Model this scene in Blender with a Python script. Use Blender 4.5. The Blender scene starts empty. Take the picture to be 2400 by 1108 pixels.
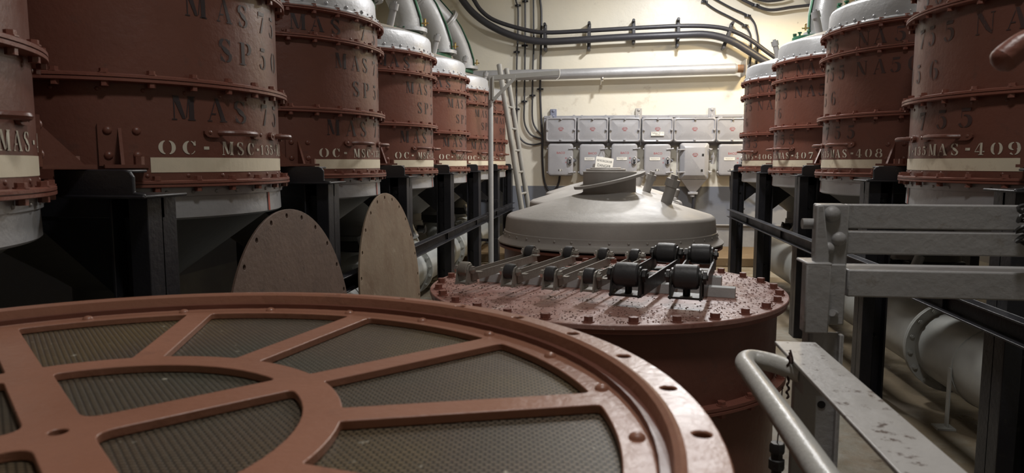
import bpy, bmesh, math, random
from mathutils import Vector, Matrix
random.seed(7)
PI = math.pi
C = bpy.context.scene.collection
sc = bpy.context.scene
R = math.radians

# ---------------------------------------------------------------- camera
CZ = 1.07
F, PITCH, YAW = 1644.6, 0.1053, 0.1319
cd = bpy.data.cameras.new('camera'); cam = bpy.data.objects.new('camera', cd); C.objects.link(cam)
cd.sensor_width = 36; cd.lens = 36 * F / 2400; cd.clip_start = 0.05; cd.clip_end = 60
cam.location = (0, 0, CZ)
FW = Vector((-math.sin(YAW) * math.cos(PITCH), math.cos(YAW) * math.cos(PITCH), -math.sin(PITCH)))
RT = Vector((math.cos(YAW), math.sin(YAW), 0)); UP = RT.cross(FW)
cam.rotation_euler = Matrix((RT, UP, -FW)).transposed().to_euler()
cd.dof.use_dof = True; cd.dof.focus_distance = 4.0; cd.dof.aperture_fstop = 9.0
sc.camera = cam

# ---------------------------------------------------------------- world, lamps, exposure
w = bpy.data.worlds.new('room_air'); sc.world = w; w.use_nodes = True
w.node_tree.nodes['Background'].inputs[0].default_value = (0.75, 0.8, 0.9, 1)
w.node_tree.nodes['Background'].inputs[1].default_value = 0.026
sc.view_settings.view_transform = 'Standard'; sc.view_settings.look = 'None'
sc.view_settings.exposure = 0.28; sc.view_settings.gamma = 1.0
sc.view_settings.use_curve_mapping = False
def lamp(name, loc, power, col, sx, sy, aim=(0, 0, -1)):
    l = bpy.data.lights.new(name, 'AREA'); l.shape = 'RECTANGLE'; l.size = sx; l.size_y = sy
    l.energy = power; l.color = col
    o = bpy.data.objects.new(name, l); C.objects.link(o); o.location = loc
    o.rotation_euler = Vector(aim).to_track_quat('-Z', 'Y').to_euler(); return o
lamp('ceiling_lamp_middle', (0.30, 4.75, 3.3), 52, (1.0, .98, .95), .3, .3)
lamp('ceiling_lamp_back', (0.85, 6.8, 3.3), 74, (.98, .98, 1.0), .2, .2)
lamp('ceiling_lamp_warm', (1.9, 7.3, 2.72), 30, (1.0, .76, .42), .22, .22)
lamp('ceiling_lamp_near', (0.25, 0.8, 3.3), 21, (1.0, .97, .94), .35, .35)

# ---------------------------------------------------------------- materials
def mat(name, base, rough=.5, metal=0, spots=None, spot_amt=.35, spot_scale=6, bump=.0, bscale=60, coat=0, slo=.60, second=None, sec_scale=2.5, sec_lo=.45, sec_hi=.7, rvar=.0):
    m = bpy.data.materials.new(name); m.use_nodes = True; nt = m.node_tree; N = nt.nodes; L = nt.links
    b = N['Principled BSDF']; b.inputs['Roughness'].default_value = rough; b.inputs['Metallic'].default_value = metal
    b.inputs['Coat Weight'].default_value = coat; b.inputs['Coat Roughness'].default_value = .15
    tc = N.new('ShaderNodeTexCoord')
    def noise(scale, det=6, rg=.6):
        n = N.new('ShaderNodeTexNoise'); n.inputs['Scale'].default_value = scale; n.inputs['Detail'].default_value = det
        n.inputs['Roughness'].default_value = rg; L.new(tc.outputs['Object'], n.inputs['Vector']); return n
    def mix(fac, a, c):
        x = N.new('ShaderNodeMix'); x.data_type = 'RGBA'
        L.new(fac, x.inputs['Factor'])
        for s, v in ((x.inputs['A'], a), (x.inputs['B'], c)):
            if isinstance(v, tuple): s.default_value = (*v, 1)
            else: L.new(v, s)
        return x.outputs['Result']
    def ramp(src, lo, hi, a=0., c=1.):
        r = N.new('ShaderNodeMapRange'); r.inputs['From Min'].default_value = lo; r.inputs['From Max'].default_value = hi
        r.inputs['To Min'].default_value = a; r.inputs['To Max'].default_value = c; L.new(src, r.inputs['Value']); return r.outputs['Result']
    n1 = noise(3.1)
    col = mix(ramp(n1.outputs['Fac'], .3, .7), tuple(v * .88 for v in base), tuple(min(1, v * 1.12) for v in base))
    if second: col = mix(ramp(noise(sec_scale, 8, .65).outputs['Fac'], sec_lo, sec_hi), col, second)
    if spots: col = mix(ramp(noise(spot_scale, 9, .7).outputs['Fac'], slo, slo + .06, 0, spot_amt), col, spots)
    L.new(col, b.inputs['Base Color'])
    if rvar: L.new(ramp(noise(5, 5).outputs['Fac'], .3, .7, max(0, rough - rvar), rough + rvar), b.inputs['Roughness'])
    if bump:
        bp = N.new('ShaderNodeBump'); bp.inputs['Strength'].default_value = bump; bp.inputs['Distance'].default_value = .004
        L.new(noise(bscale, 5).outputs['Fac'], bp.inputs['Height']); L.new(bp.outputs['Normal'], b.inputs['Normal'])
    return m
RED = mat('red_oxide_paint', (.155, .060, .042), .40, 0, (.10, .055, .045), .4, 14, .35, 45, 0, rvar=.1)
REDP = mat('red_oxide_paint_flange', (.21, .078, .056), .38, 0, (.13, .08, .06), .5, 22, .4, 60, rvar=.12)
REDG = mat('salmon_red_paint', (.325, .150, .098), .36, 0, (.22, .11, .08), .35, 18, .25, 70, rvar=.12)
REDD = mat('dusty_red_lid_paint', (.34, .185, .155), .36, 0, (.52, .42, .38), .8, 24, .5, 50, second=(.23, .09, .07), sec_scale=4, sec_lo=.5, sec_hi=.62, rvar=.2)
SILV = mat('aluminium_paint', (.42, .425, .44), .40, .35, (.38, .38, .38), .5, 9, .35, 40, rvar=.1)
SILD = mat('aluminium_paint_dull', (.42, .42, .42), .5, .25, (.28, .28, .27), .5, 8, .35, 40, rvar=.1)
PEWT = mat('pale_pewter_paint', (.42, .402, .38), .55, .2, (.33, .31, .285), .4, 7, .3, 35, rvar=.1)
DUCT = mat('duct_grey_paint', (.44, .45, .43), .42, .15, (.30, .30, .28), .5, 5, .2, 30, rvar=.08)
BLK = mat('black_steel_paint', (.012, .012, .016), .42, 0, (.04, .035, .03), .5, 16, .3, 60, rvar=.1)
CREAMB = mat('cream_band_paint', (.72, .65, .50), .5, 0, (.42, .33, .22), .35, 12, .15, 60)
WHITEL = mat('white_stencil_paint', (.62, .58, .48), .55, 0, (.3, .2, .15), .5, 30)
BLACKL = mat('faded_black_stencil_paint', (.035, .024, .026), .5, 0, (.15, .055, .04), .6, 30)
DUSTY = mat('dust_covered_lid_paint', (.30, .27, .23), .6, .1, (.38, .36, .34), .6, 6, .3, 40)
HOP = mat('shade_darkened_hopper_paint', (.10, .098, .09), .5, .1, (.06, .055, .05), .5, 8, .3, 40)  # grey hoppers; the unlit gloom under the drums is put into this colour
BLACKL2 = mat('worn_black_stencil_paint', (.060, .034, .032), .5, 0, (.16, .055, .04), .8, 24)
MARK = mat('orange_red_mark', (.42, .07, .04), .5)
GREEN = mat('green_valve_paint', (.02, .11, .06), .4, 0, (.05, .12, .09), .4, 12)
BRASS = mat('brass', (.45, .32, .12), .35, .9)
GREY = mat('grey_enamel', (.35, .352, .375), .25, .0, (.31, .305, .31), .25, 3, .10, 30, rvar=.05)
GREYR = mat('grey_rail_paint', (.33, .325, .325), .42, 0, (.20, .17, .13), .35, 26, .5, 40, rvar=.1)
GREYT = mat('grey_handrail_paint', (.46, .455, .43), .33, 0, (.33, .31, .28), .4, 16, .4, 45, rvar=.08)
CHIP = mat('chipped_grey_paint', (.46, .445, .43), .42, 0, (.09, .055, .04), .95, 30, .5, 35, slo=.565)
STEEL = mat('worn_steel', (.30, .28, .25), .42, .4, (.13, .09, .06), .6, 18, .4, 60, rvar=.12)
STEELB = mat('bare_bright_steel', (.55, .53, .5), .3, .9)
RUBB = mat('black_rubber', (.04, .04, .043), .5, 0, (.06, .055, .05), .5, 20, .3, 60)
BLKM = mat('black_oily_steel', (.034, .033, .033), .4, .3, (.06, .055, .05), .6, 16, .5, 50)
WOOD = mat('grey_weathered_wood', (.42, .43, .43), .7, 0, (.22, .2, .18), .4, 12, .4, 50)
RUST = mat('rusty_plate', (.115, .073, .055), .62, .15, (.075, .05, .04), .8, 26, .5, 50, second=(.155, .10, .075), sec_scale=5)
RUSTB = mat('greyish_rusty_plate', (.235, .175, .12), .62, .15, (.34, .28, .21), .6, 9, .4, 45, second=(.15, .09, .055), sec_scale=4)
RUSTP = mat('rust_tape', (.26, .13, .055), .6, .1, (.12, .06, .03), .8, 30, .5, 50)
CABL = mat('dark_cable', (.035, .035, .042), .42, 0, (.10, .085, .05), .5, 8, .3, 30)
SHEET = mat('cream_sheet', (.6, .57, .42), .5)
LOGO = mat('red_logo_paint', (.38, .03, .03), .5)
SIGNW = mat('white_enamel_sign', (.78, .77, .72), .35)
INK = mat('black_ink', (.02, .02, .02), .5)
DARK = mat('dark_hole', (.01, .008, .008), .8)
ROPE = mat('dark_twine', (.07, .04, .035), .8)
LADD = mat('ladder_grey_paint', (.30, .295, .275), .42, 0, (.2, .18, .15), .4, 12)

def mesh_mat():
    m = bpy.data.materials.new('woven_wire_mesh'); m.use_nodes = True; nt = m.node_tree; N = nt.nodes; L = nt.links
    b = N['Principled BSDF']; b.inputs['Roughness'].default_value = .5; b.inputs['Metallic'].default_value = .25
    tc = N.new('ShaderNodeTexCoord'); mp = N.new('ShaderNodeMapping'); mp.inputs['Rotation'].default_value = (0, 0, R(-8))
    L.new(tc.outputs['Object'], mp.inputs['Vector'])
    br = N.new('ShaderNodeTexBrick'); br.inputs['Scale'].default_value = 1
    br.inputs['Brick Width'].default_value = .0074; br.inputs['Row Height'].default_value = .0050; br.inputs['Mortar Size'].default_value = .0014
    br.inputs['Mortar Smooth'].default_value = .6
    br.inputs['Color1'].default_value = (1, 1, 1, 1); br.inputs['Color2'].default_value = (.75, .75, .75, 1); br.inputs['Mortar'].default_value = (.12, .12, .12, 1)
    L.new(mp.outputs['Vector'], br.inputs['Vector'])
    n = N.new('ShaderNodeTexNoise'); n.inputs['Scale'].default_value = 2.3; n.inputs['Detail'].default_value = 5; L.new(tc.outputs['Object'], n.inputs['Vector'])
    cr = N.new('ShaderNodeValToRGB'); e = cr.color_ramp.elements
    e[0].position = .33; e[0].color = (.14, .135, .10, 1); e[1].position = .66; e[1].color = (.26, .19, .08, 1)
    e2 = cr.color_ramp.elements.new(.5); e2.color = (.19, .14, .095, 1)
    L.new(n.outputs['Fac'], cr.inputs['Fac'])
    mx = N.new('ShaderNodeMix'); mx.data_type = 'RGBA'; mx.blend_type = 'MULTIPLY'; mx.inputs['Factor'].default_value = .92
    L.new(cr.outputs['Color'], mx.inputs['A']); L.new(br.outputs['Color'], mx.inputs['B'])
    n2 = N.new('ShaderNodeTexNoise'); n2.inputs['Scale'].default_value = 70; n2.inputs['Detail'].default_value = 4; L.new(tc.outputs['Object'], n2.inputs['Vector'])
    mr = N.new('ShaderNodeMapRange'); mr.inputs['From Min'].default_value = .70; mr.inputs['From Max'].default_value = .76; L.new(n2.outputs['Fac'], mr.inputs['Value'])
    mx2 = N.new('ShaderNodeMix'); mx2.data_type = 'RGBA'; L.new(mr.outputs['Result'], mx2.inputs['Factor'])
    L.new(mx.outputs['Result'], mx2.inputs['A']); mx2.inputs['B'].default_value = (.5, .47, .38, 1)
    L.new(mx2.outputs['Result'], b.inputs['Base Color'])
    bp = N.new('ShaderNodeBump'); bp.inputs['Strength'].default_value = .9; bp.inputs['Distance'].default_value = .0015
    L.new(br.outputs['Color'], bp.inputs['Height']); L.new(bp.outputs['Normal'], b.inputs['Normal'])
    return m
MESH = mesh_mat()

def wall_mat():
    m = bpy.data.materials.new('cream_wall_with_blue_dado'); m.use_nodes = True; nt = m.node_tree; N = nt.nodes; L = nt.links
    b = N['Principled BSDF']; b.inputs['Roughness'].default_value = .38
    tc = N.new('ShaderNodeTexCoord'); sp = N.new('ShaderNodeSeparateXYZ'); L.new(tc.outputs['Object'], sp.inputs[0])
    def noise(s, d=6, r=.6):
        n = N.new('ShaderNodeTexNoise'); n.inputs['Scale'].default_value = s; n.inputs['Detail'].default_value = d; n.inputs['Roughness'].default_value = r
        L.new(tc.outputs['Object'], n.inputs['Vector']); return n.outputs['Fac']
    def rng(v, a, c, lo=0., hi=1.):
        r = N.new('ShaderNodeMapRange'); r.inputs['From Min'].default_value = a; r.inputs['From Max'].default_value = c
        r.inputs['To Min'].default_value = lo; r.inputs['To Max'].default_value = hi; L.new(v, r.inputs['Value']); return r.outputs['Result']
    def mix(f, a, c):
        x = N.new('ShaderNodeMix'); x.data_type = 'RGBA'; L.new(f, x.inputs['Factor'])
        for s, v in ((x.inputs['A'], a), (x.inputs['B'], c)):
            if isinstance(v, tuple): s.default_value = (*v, 1)
            else: L.new(v, s)
        return x.outputs['Result']
    cream = mix(rng(noise(.9), .35, .65), (.73, .695, .60), (.80, .75, .62))
    cream = mix(rng(noise(3.2, 9, .7), .60, .66, 0, .5), cream, (.50, .44, .36))
    blue = mix(rng(noise(1.6, 3), .60, .63), (.195, .21, .245), (.33, .34, .36))
    low = mix(rng(noise(3), .4, .6), (.27, .275, .29), (.34, .345, .35))
    dado = mix(rng(sp.outputs['Z'], .33, .335), low, blue)
    col = mix(rng(sp.outputs['Z'], .788, .792), dado, cream)
    col = mix(rng(noise(14, 9, .75), .66, .70, 0, .6), col, (.42, .37, .31))
    L.new(col, b.inputs['Base Color'])
    bp = N.new('ShaderNodeBump'); bp.inputs['Strength'].default_value = .35; bp.inputs['Distance'].default_value = .01
    L.new(noise(7, 8, .6), bp.inputs['Height']); L.new(bp.outputs['Normal'], b.inputs['Normal'])
    return m
WALL = wall_mat()
FLOOR = mat('stained_concrete_floor', (.19, .15, .10), .42, 0, (.09, .06, .035), .7, 3, .4, 25, second=(.24, .22, .175), sec_scale=3.5, sec_lo=.48, sec_hi=.62, rvar=.2)
KERB = mat('brown_stained_kerb', (.17, .115, .06), .6, 0, (.30, .26, .2), .5, 6, .4, 25)

# ---------------------------------------------------------------- builders
def P(x, y, Y):            # world point that stands at depth Y and shows at photo pixel x, y
    d = FW * F + RT * (x - 1200) - UP * (y - 554)
    t = Y / d.y
    return Vector((d.x * t, Y, CZ + d.z * t))
def frame(d):
    d = Vector(d).normalized()
    a = Vector((0, 0, 1)) if abs(d.z) < .95 else Vector((1, 0, 0))
    u = a.cross(d).normalized(); v = d.cross(u); return u, v, d
def root_loc(o):
    while o.parent: o = o.parent
    return o.location.copy()
class MB:
    def __init__(s): s.bm = bmesh.new()
    def poly(s, vs, fs):
        V = [s.bm.verts.new(v) for v in vs]
        for f in fs:
            try: s.bm.faces.new([V[i] for i in f])
            except ValueError: pass
        return s
    def box(s, c, d, M=None):
        c = Vector(c); x, y, z = d[0] / 2, d[1] / 2, d[2] / 2
        vs = [Vector((a * x, b * y, e * z)) for a in (-1, 1) for b in (-1, 1) for e in (-1, 1)]
        if M: vs = [M @ v for v in vs]
        return s.poly([c + v for v in vs], [(0, 1, 3, 2), (4, 6, 7, 5), (0, 4, 5, 1), (2, 3, 7, 6), (0, 2, 6, 4), (1, 5, 7, 3)])
    def bb(s, a, b):
        return s.box([(a[i] + b[i]) / 2 for i in range(3)], [abs(b[i] - a[i]) for i in range(3)])
    def rings(s, rs, cap=True, close=False):
        n = len(rs[0]); V = [[s.bm.verts.new(p) for p in r] for r in rs]
        for i in range(len(V) - (0 if close else 1)):
            A, B = V[i], V[(i + 1) % len(V)]
            for j in range(n): s.bm.faces.new((A[j], A[(j + 1) % n], B[(j + 1) % n], B[j]))
        if cap and not close:
            s.bm.faces.new(V[0][::-1]); s.bm.faces.new(V[-1])
        return s
    def cyl(s, a, b, r, r2=None, n=16, ph=0):
        a, b = Vector(a), Vector(b); u, v, d = frame(b - a); r2 = r if r2 is None else r2
        return s.rings([[p + u * q * math.cos(2 * PI * i / n + ph) + v * q * math.sin(2 * PI * i / n + ph) for i in range(n)] for p, q in ((a, r), (b, r2))])
    def lathe(s, prof, c=(0, 0, 0), n=64, axis=(0, 0, 1), closed=False):
        c = Vector(c); u, v, d = frame(axis)
        rs = [[c + d * z + (u * math.cos(2 * PI * i / n) + v * math.sin(2 * PI * i / n)) * r for i in range(n)] for r, z in prof]
        return s.rings(rs, cap=not closed, close=closed)
    def tube(s, pts, r, n=12, sub=5, rr=None):
        pts = [Vector(p) for p in pts]
        if sub > 1 and len(pts) > 2:
            q = []
            E = [2 * pts[0] - pts[1]] + pts + [2 * pts[-1] - pts[-2]]
            for i in range(1, len(E) - 2):
                for k in range(sub):
                    t = k / sub; a, b, c_, d = E[i - 1:i + 3]
                    q.append(.5 * ((2 * b) + (c_ - a) * t + (2 * a - 5 * b + 4 * c_ - d) * t * t + (3 * b - a - 3 * c_ + d) * t ** 3))
            q.append(pts[-1]); pts = q
        tang = [(pts[min(i + 1, len(pts) - 1)] - pts[max(i - 1, 0)]).normalized() for i in range(len(pts))]
        u = frame(tang[0])[0]; rs = []
        for p, t in zip(pts, tang):
            u = (u - t * u.dot(t)).normalized(); v = t.cross(u)
            rs.append([p + (u * math.cos(2 * PI * i / n) + v * math.sin(2 * PI * i / n)) * r for i in range(n)])
        return s.rings(rs)
    def prism(s, pts, org, u, v, th):      # outline in the u,v plane, thickness along u x v
        org, u, v = Vector(org), Vector(u), Vector(v); n = u.cross(v).normalized() * th
        a = [org + u * x + v * y for x, y in pts]
        return s.rings([a, [p + n for p in a]])
    def dome(s, c, d, r, h=None, n=12):
        u, v, d = frame(d); c = Vector(c); h = h or r * .6
        rs = [[c + d * h * math.sin(t) + (u * math.cos(2 * PI * i / n) + v * math.sin(2 * PI * i / n)) * r * max(.02, math.cos(t)) for i in range(n)] for t in (0, .45, .9, 1.3, PI / 2)]
        return s.rings(rs)
    def holed(s, outer, holes, z0, z1, M=None):
        bm = bmesh.new(); es = []
        for loop in [outer] + holes:
            V = [bm.verts.new((x, y, z0)) for x, y in loop]
            es += [bm.edges.new((V[i], V[(i + 1) % len(V)])) for i in range(len(V))]
        bmesh.ops.triangle_fill(bm, edges=es, use_beauty=True)
        g = bmesh.ops.extrude_face_region(bm, geom=bm.faces[:])
        bmesh.ops.translate(bm, vec=(0, 0, z1 - z0), verts=[e for e in g['geom'] if isinstance(e, bmesh.types.BMVert)])
        if M: bmesh.ops.transform(bm, matrix=M, verts=bm.verts)
        me = bpy.data.meshes.new('t'); bm.to_mesh(me); bm.free(); s.bm.from_mesh(me); bpy.data.meshes.remove(me); return s
    def build(s, name, m, parent=None, bevel=0, smooth=True, loc=None):
        bmesh.ops.recalc_face_normals(s.bm, faces=s.bm.faces)
        if parent is not None: off = root_loc(parent)
        elif loc is not None: off = Vector(loc)
        else:
            xs = [v.co for v in s.bm.verts]
            off = Vector(((min(p.x for p in xs) + max(p.x for p in xs)) / 2, (min(p.y for p in xs) + max(p.y for p in xs)) / 2, min(p.z for p in xs)))
        for v in s.bm.verts: v.co -= off
        if smooth:
            for f in s.bm.faces: f.smooth = True
            for e in s.bm.edges:
                if len(e.link_faces) == 2 and e.calc_face_angle(0) > R(32): e.smooth = False
        me = bpy.data.meshes.new(name); s.bm.to_mesh(me); s.bm.free(); me.materials.append(m)
        o = bpy.data.objects.new(name, me); C.objects.link(o)
        if parent is not None: o.parent = parent
        else: o.location = off
        if bevel:
            b = o.modifiers.new('bevel', 'BEVEL'); b.width = bevel; b.segments = 2; b.limit_method = 'ANGLE'; b.angle_limit = R(40)
        return o
def thing(name, label, cat, loc=(0, 0, 0), group=None):
    o = bpy.data.objects.new(name, None); C.objects.link(o); o.location = loc; o.empty_display_size = .05
    o['label'] = label; o['category'] = cat
    if group: o['group'] = group
    return o
def tag(o, label, cat, group=None, kind=None):
    o['label'] = label; o['category'] = cat
    if group: o['group'] = group
    if kind: o['kind'] = kind
    return o
def copy_tree(o, parent=None):
    c = o.copy(); C.objects.link(c); c.parent = parent
    for ch in list(o.children): copy_tree(ch, c)
    return c
def struct(o): o['kind'] = 'structure'; return o
def circle(r, n=96, cx=0, cy=0, ph=0): return [(cx + r * math.cos(2 * PI * i / n + ph), cy + r * math.sin(2 * PI * i / n + ph)) for i in range(n)]
def pol(r, a, z, cx=0, cy=0): return Vector((cx + r * math.cos(R(a)), cy + r * math.sin(R(a)), z))
def ring_pts(p, u, r_, n=6):
    a, b, _ = frame(u)
    return [p + a * r_ * math.cos(PI * i / 3) + b * r_ * math.sin(PI * i / 3) for i in range(n)]
def hexbolt(name, m, parent, p, up=(0, 0, 1), r=.011, h=.012, nut=0):
    b = MB(); p = Vector(p); u = Vector(up).normalized()
    if not nut: b.cyl(p, p + u * .002, r * 1.35, n=12).cyl(p + u * .002, p + u * h, r, n=6).cyl(p + u * h, p + u * (h + .004), r * .55, n=8)
    if nut: b.rings([[q for q in ring_pts(p + u * z_, u, r_)] for z_, r_ in ((-nut - .012, r), (-nut, r), (-nut, .004), (0, .004), (0, r * 1.3), (.003, r * 1.3), (.003, r), (h, r))])
    return b.build(name, m, parent, smooth=False)
SANS = {}
def text_mesh(txt, size, origin, u, v, depth=.002, sx=1.0):
    """flat lettering centred on origin in the u,v plane, added to a fresh MB"""
    cu = bpy.data.curves.new('t', 'FONT'); cu.body = txt; cu.size = size; cu.align_x = 'CENTER'; cu.align_y = 'CENTER'; cu.resolution_u = 3
    ob = bpy.data.objects.new('t', cu); C.objects.link(ob)
    me = bpy.data.meshes.new_from_object(ob.evaluated_get(bpy.context.evaluated_depsgraph_get()))
    b = MB(); b.bm.from_mesh(me)
    C.objects.unlink(ob); bpy.data.objects.remove(ob); bpy.data.curves.remove(cu); bpy.data.meshes.remove(me)
    u, v = Vector(u), Vector(v); n = u.cross(v).normalized()
    for q in b.bm.verts: q.co = Vector(origin) + u * q.co.x * sx + v * q.co.y + n * depth
    return b

# ---------------------------------------------------------------- stencil alphabet
def stroke(pts, ws):
    """strip polygon quads along pts with half-widths ws"""
    out = []; n = len(pts); L_, R_ = [], []
    for i, (x, y) in enumerate(pts):
        x0, y0 = pts[max(0, i - 1)]; x1, y1 = pts[min(n - 1, i + 1)]
        dx, dy = x1 - x0, y1 - y0; l = math.hypot(dx, dy) or 1
        nx, ny = -dy / l, dx / l; h = ws[i] if not isinstance(ws, float) else ws
        L_.append((x + nx * h, y + ny * h)); R_.append((x - nx * h, y - ny * h))
    return [[L_[i], R_[i], R_[i + 1], L_[i + 1]] for i in range(n - 1)]
def arc(cx, cy, rx, ry, a0, a1, thick, n=12, thin=.02):
    pts, ws = [], []
    for i in range(n + 1):
        a = R(a0 + (a1 - a0) * i / n); pts.append((cx + rx * math.cos(a), cy + ry * math.sin(a)))
        ws.append(thin + (thick - thin) * abs(math.cos(a)) ** 1.5)
    return stroke(pts, ws)
def rect(x0, y0, x1, y1): return [[(x0, y0), (x1, y0), (x1, y1), (x0, y1)]]
GL = {
 'M': rect(.08, .04, .13, 1) + rect(0, 0, .22, .05) + [[(.04, 1), (.30, 1), (.58, .06), (.44, .06)]] + [[(.60, .12), (.64, .12), (.74, .82), (.70, .92)]] + rect(.74, 0, .96, 1) + rect(.68, 0, 1.02, .05) + rect(.70, .95, 1.02, 1),
 'A': [[(.06, .04), (.11, .04), (.40, .82), (.37, .88)], [(.38, 1), (.56, 1), (.94, .04), (.70, .04)], [(.20, .30), (.42, .30), (.44, .36), (.22, .36)]] + rect(0, 0, .22, .05) + rect(.62, 0, 1.02, .05),
 'N': rect(.08, .04, .13, 1) + rect(0, 0, .22, .05) + [[(.02, 1), (.28, 1), (.92, 0), (.84, 0), (.56, .2)]] + rect(.86, .1, .91, 1) + rect(.76, .95, 1.0, 1),
 'O': arc(.36, .5, .34, .46, 100, 260, .13) + arc(.50, .5, .34, .46, -80, 80, .13),
 '0': arc(.36, .5, .28, .46, 100, 260, .12) + arc(.50, .5, .28, .46, -80, 80, .12),
 'C': arc(.42, .5, .36, .46, 100, 262, .14) + arc(.44, .5, .34, .46, 22, 82, .09) + arc(.44, .5, .34, .46, -82, -30, .03) + rect(.74, .64, .80, .98),
 'S': arc(.40, .74, .28, .23, 20, 95, .08) + arc(.38, .74, .28, .23, 105, 205, .10) + stroke([(.16, .66), (.35, .53), (.55, .42), (.68, .33)], [.05, .11, .11, .05]) + arc(.42, .25, .28, .23, 25, -88, .10) + arc(.40, .25, .28, .23, -98, -165, .07) + rect(.66, .70, .70, .98) + rect(.08, .02, .12, .32),
 'P': rect(.12, 0, .36, 1) + rect(.02, 0, .46, .05) + rect(.02, .95, .30, 1) + arc(.50, .74, .30, .235, -85, 85, .12),
 '1': rect(.28, 0, .50, 1) + rect(.14, 0, .64, .05) + [[(.10, .82), (.26, .92), (.26, .84), (.12, .76)]],
 '3': arc(.38, .76, .27, .22, -80, 90, .09) + arc(.38, .27, .32, .26, -88, 80, .11) + arc(.36, .27, .28, .26, -100, -170, .08) + arc(.36, .76, .26, .22, 100, 165, .08),
 '4': rect(.46, 0, .66, 1) + rect(.34, 0, .78, .05) + [[(.40, .98), (.42, .88), (.10, .36), (.02, .30)]] + rect(.02, .24, .40, .31) + rect(.70, .24, .86, .31),
 '5': [[(.14, 1), (.74, 1), (.70, .84), (.14, .84)]] + rect(.14, .52, .18, .80) + arc(.36, .33, .34, .31, -88, 100, .13) + arc(.34, .33, .30, .31, -98, -160, .09),
 '6': arc(.38, .5, .32, .48, 105, 262, .13) + arc(.44, .30, .30, .27, -82, 100, .12) + arc(.42, .78, .26, .2, 20, 90, .08),
 '7': [[(.06, 1), (.80, 1), (.80, .84), (.06, .80)]] + rect(.04, .66, .10, .96) + [[(.66, .78), (.78, .82), (.46, 0), (.22, 0)]],
 '8': arc(.40, .76, .24, .21, 95, 265, .08) + arc(.46, .76, .24, .21, -85, 85, .08) + arc(.38, .27, .30, .25, 95, 265, .12) + arc(.48, .27, .30, .25, -85, 85, .12),
 '9': arc(.40, .68, .32, .29, 95, 265, .12) + arc(.46, .68, .30, .29, -60, 85, .08) + arc(.44, .5, .32, .48, -85, 60, .12) + arc(.40, .22, .26, .2, -100, -160, .08),
 '-': rect(.2, .38, .8, .60),
}
def stencil(items, r, m, parent, name='stencil_letter', off=.0016):
    """items: (char, centre angle in degrees, bottom z, width m, height m); wrapped round a shell of radius r"""
    for ch, ang, z, wd, ht in items:
        bm = bmesh.new()
        for q in GL[ch]:
            vs = [bm.verts.new(((x - .45) * wd, 0, y * ht)) for x, y in q]
            try: bm.faces.new(vs)
            except ValueError: pass
        x = -wd
        while x < wd:
            bmesh.ops.bisect_plane(bm, geom=bm.verts[:] + bm.edges[:] + bm.faces[:], plane_co=(x, 0, 0), plane_no=(1, 0, 0)); x += .012
        for v in bm.verts:
            a = R(ang) + v.co.x / r
            v.co = Vector((math.cos(a) * (r + off), math.sin(a) * (r + off), z + v.co.z))
        b = MB(); b.bm.free(); b.bm = bm
        b.build(name, m, parent, smooth=False)

# ---------------------------------------------------------------- the room
XL, XR_, YB, HC = -2.75, 2.8, 8.38, 3.15
b = MB().bb((XL - .2, -2.5, -.15), (XR_ + .2, YB + .2, 0)); struct(b.build('floor', FLOOR))
b = MB().bb((XL - .2, YB, 0), (XR_ + .2, YB + .2, 4.2)); struct(b.build('wall_back', WALL, loc=(0, 0, 0)))
b = MB().bb((XL - .2, -2.5, 0), (XL, YB, 3.3)); struct(b.build('wall_left', WALL, loc=(0, 0, 0)))
b = MB().bb((XR_, -2.5, 0), (XR_ + .2, YB, 3.3)); struct(b.build('wall_right', WALL, loc=(0, 0, 0)))
b = MB().bb((XL - .2, -2.7, 0), (XR_ + .2, -2.5, 4.2)); struct(b.build('wall_front', WALL, loc=(0, 0, 0)))
arcp = [(XR_ + .05, 2.75)] + [(.025 + 2.8 * math.cos(t), 2.75 + .95 * math.sin(t)) for t in [PI * i / 24 for i in range(25)]] + [(XL - .05, 2.75)]
b = MB(); up_ = [(x, z + .2) for x, z in arcp]
for i in range(len(arcp) - 1):
    (x0, z0), (x1, z1) = arcp[i], arcp[i + 1]
    b.poly([(x0, -2.6, z0), (x1, -2.6, z1), (x1, YB + .1, z1), (x0, YB + .1, z0)], [(0, 1, 2, 3)])
    b.poly([(x0, -2.6, z0 + .2), (x1, -2.6, z1 + .2), (x1, YB + .1, z1 + .2), (x0, YB + .1, z0 + .2)], [(0, 1, 2, 3)])
struct(b.build('ceiling', WALL, loc=(0, 0, 0)))
b = MB().bb((XL, 7.38, 0), (XR_, YB, .095)); struct(b.build('trim_1', KERB, bevel=.01))
b = MB().bb((-.2, YB - .03, .335), (XR_, YB, .355)); struct(b.build('trim_2', mat('grey_ledge_paint', (.25, .25, .26), .5), bevel=.006))

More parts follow.
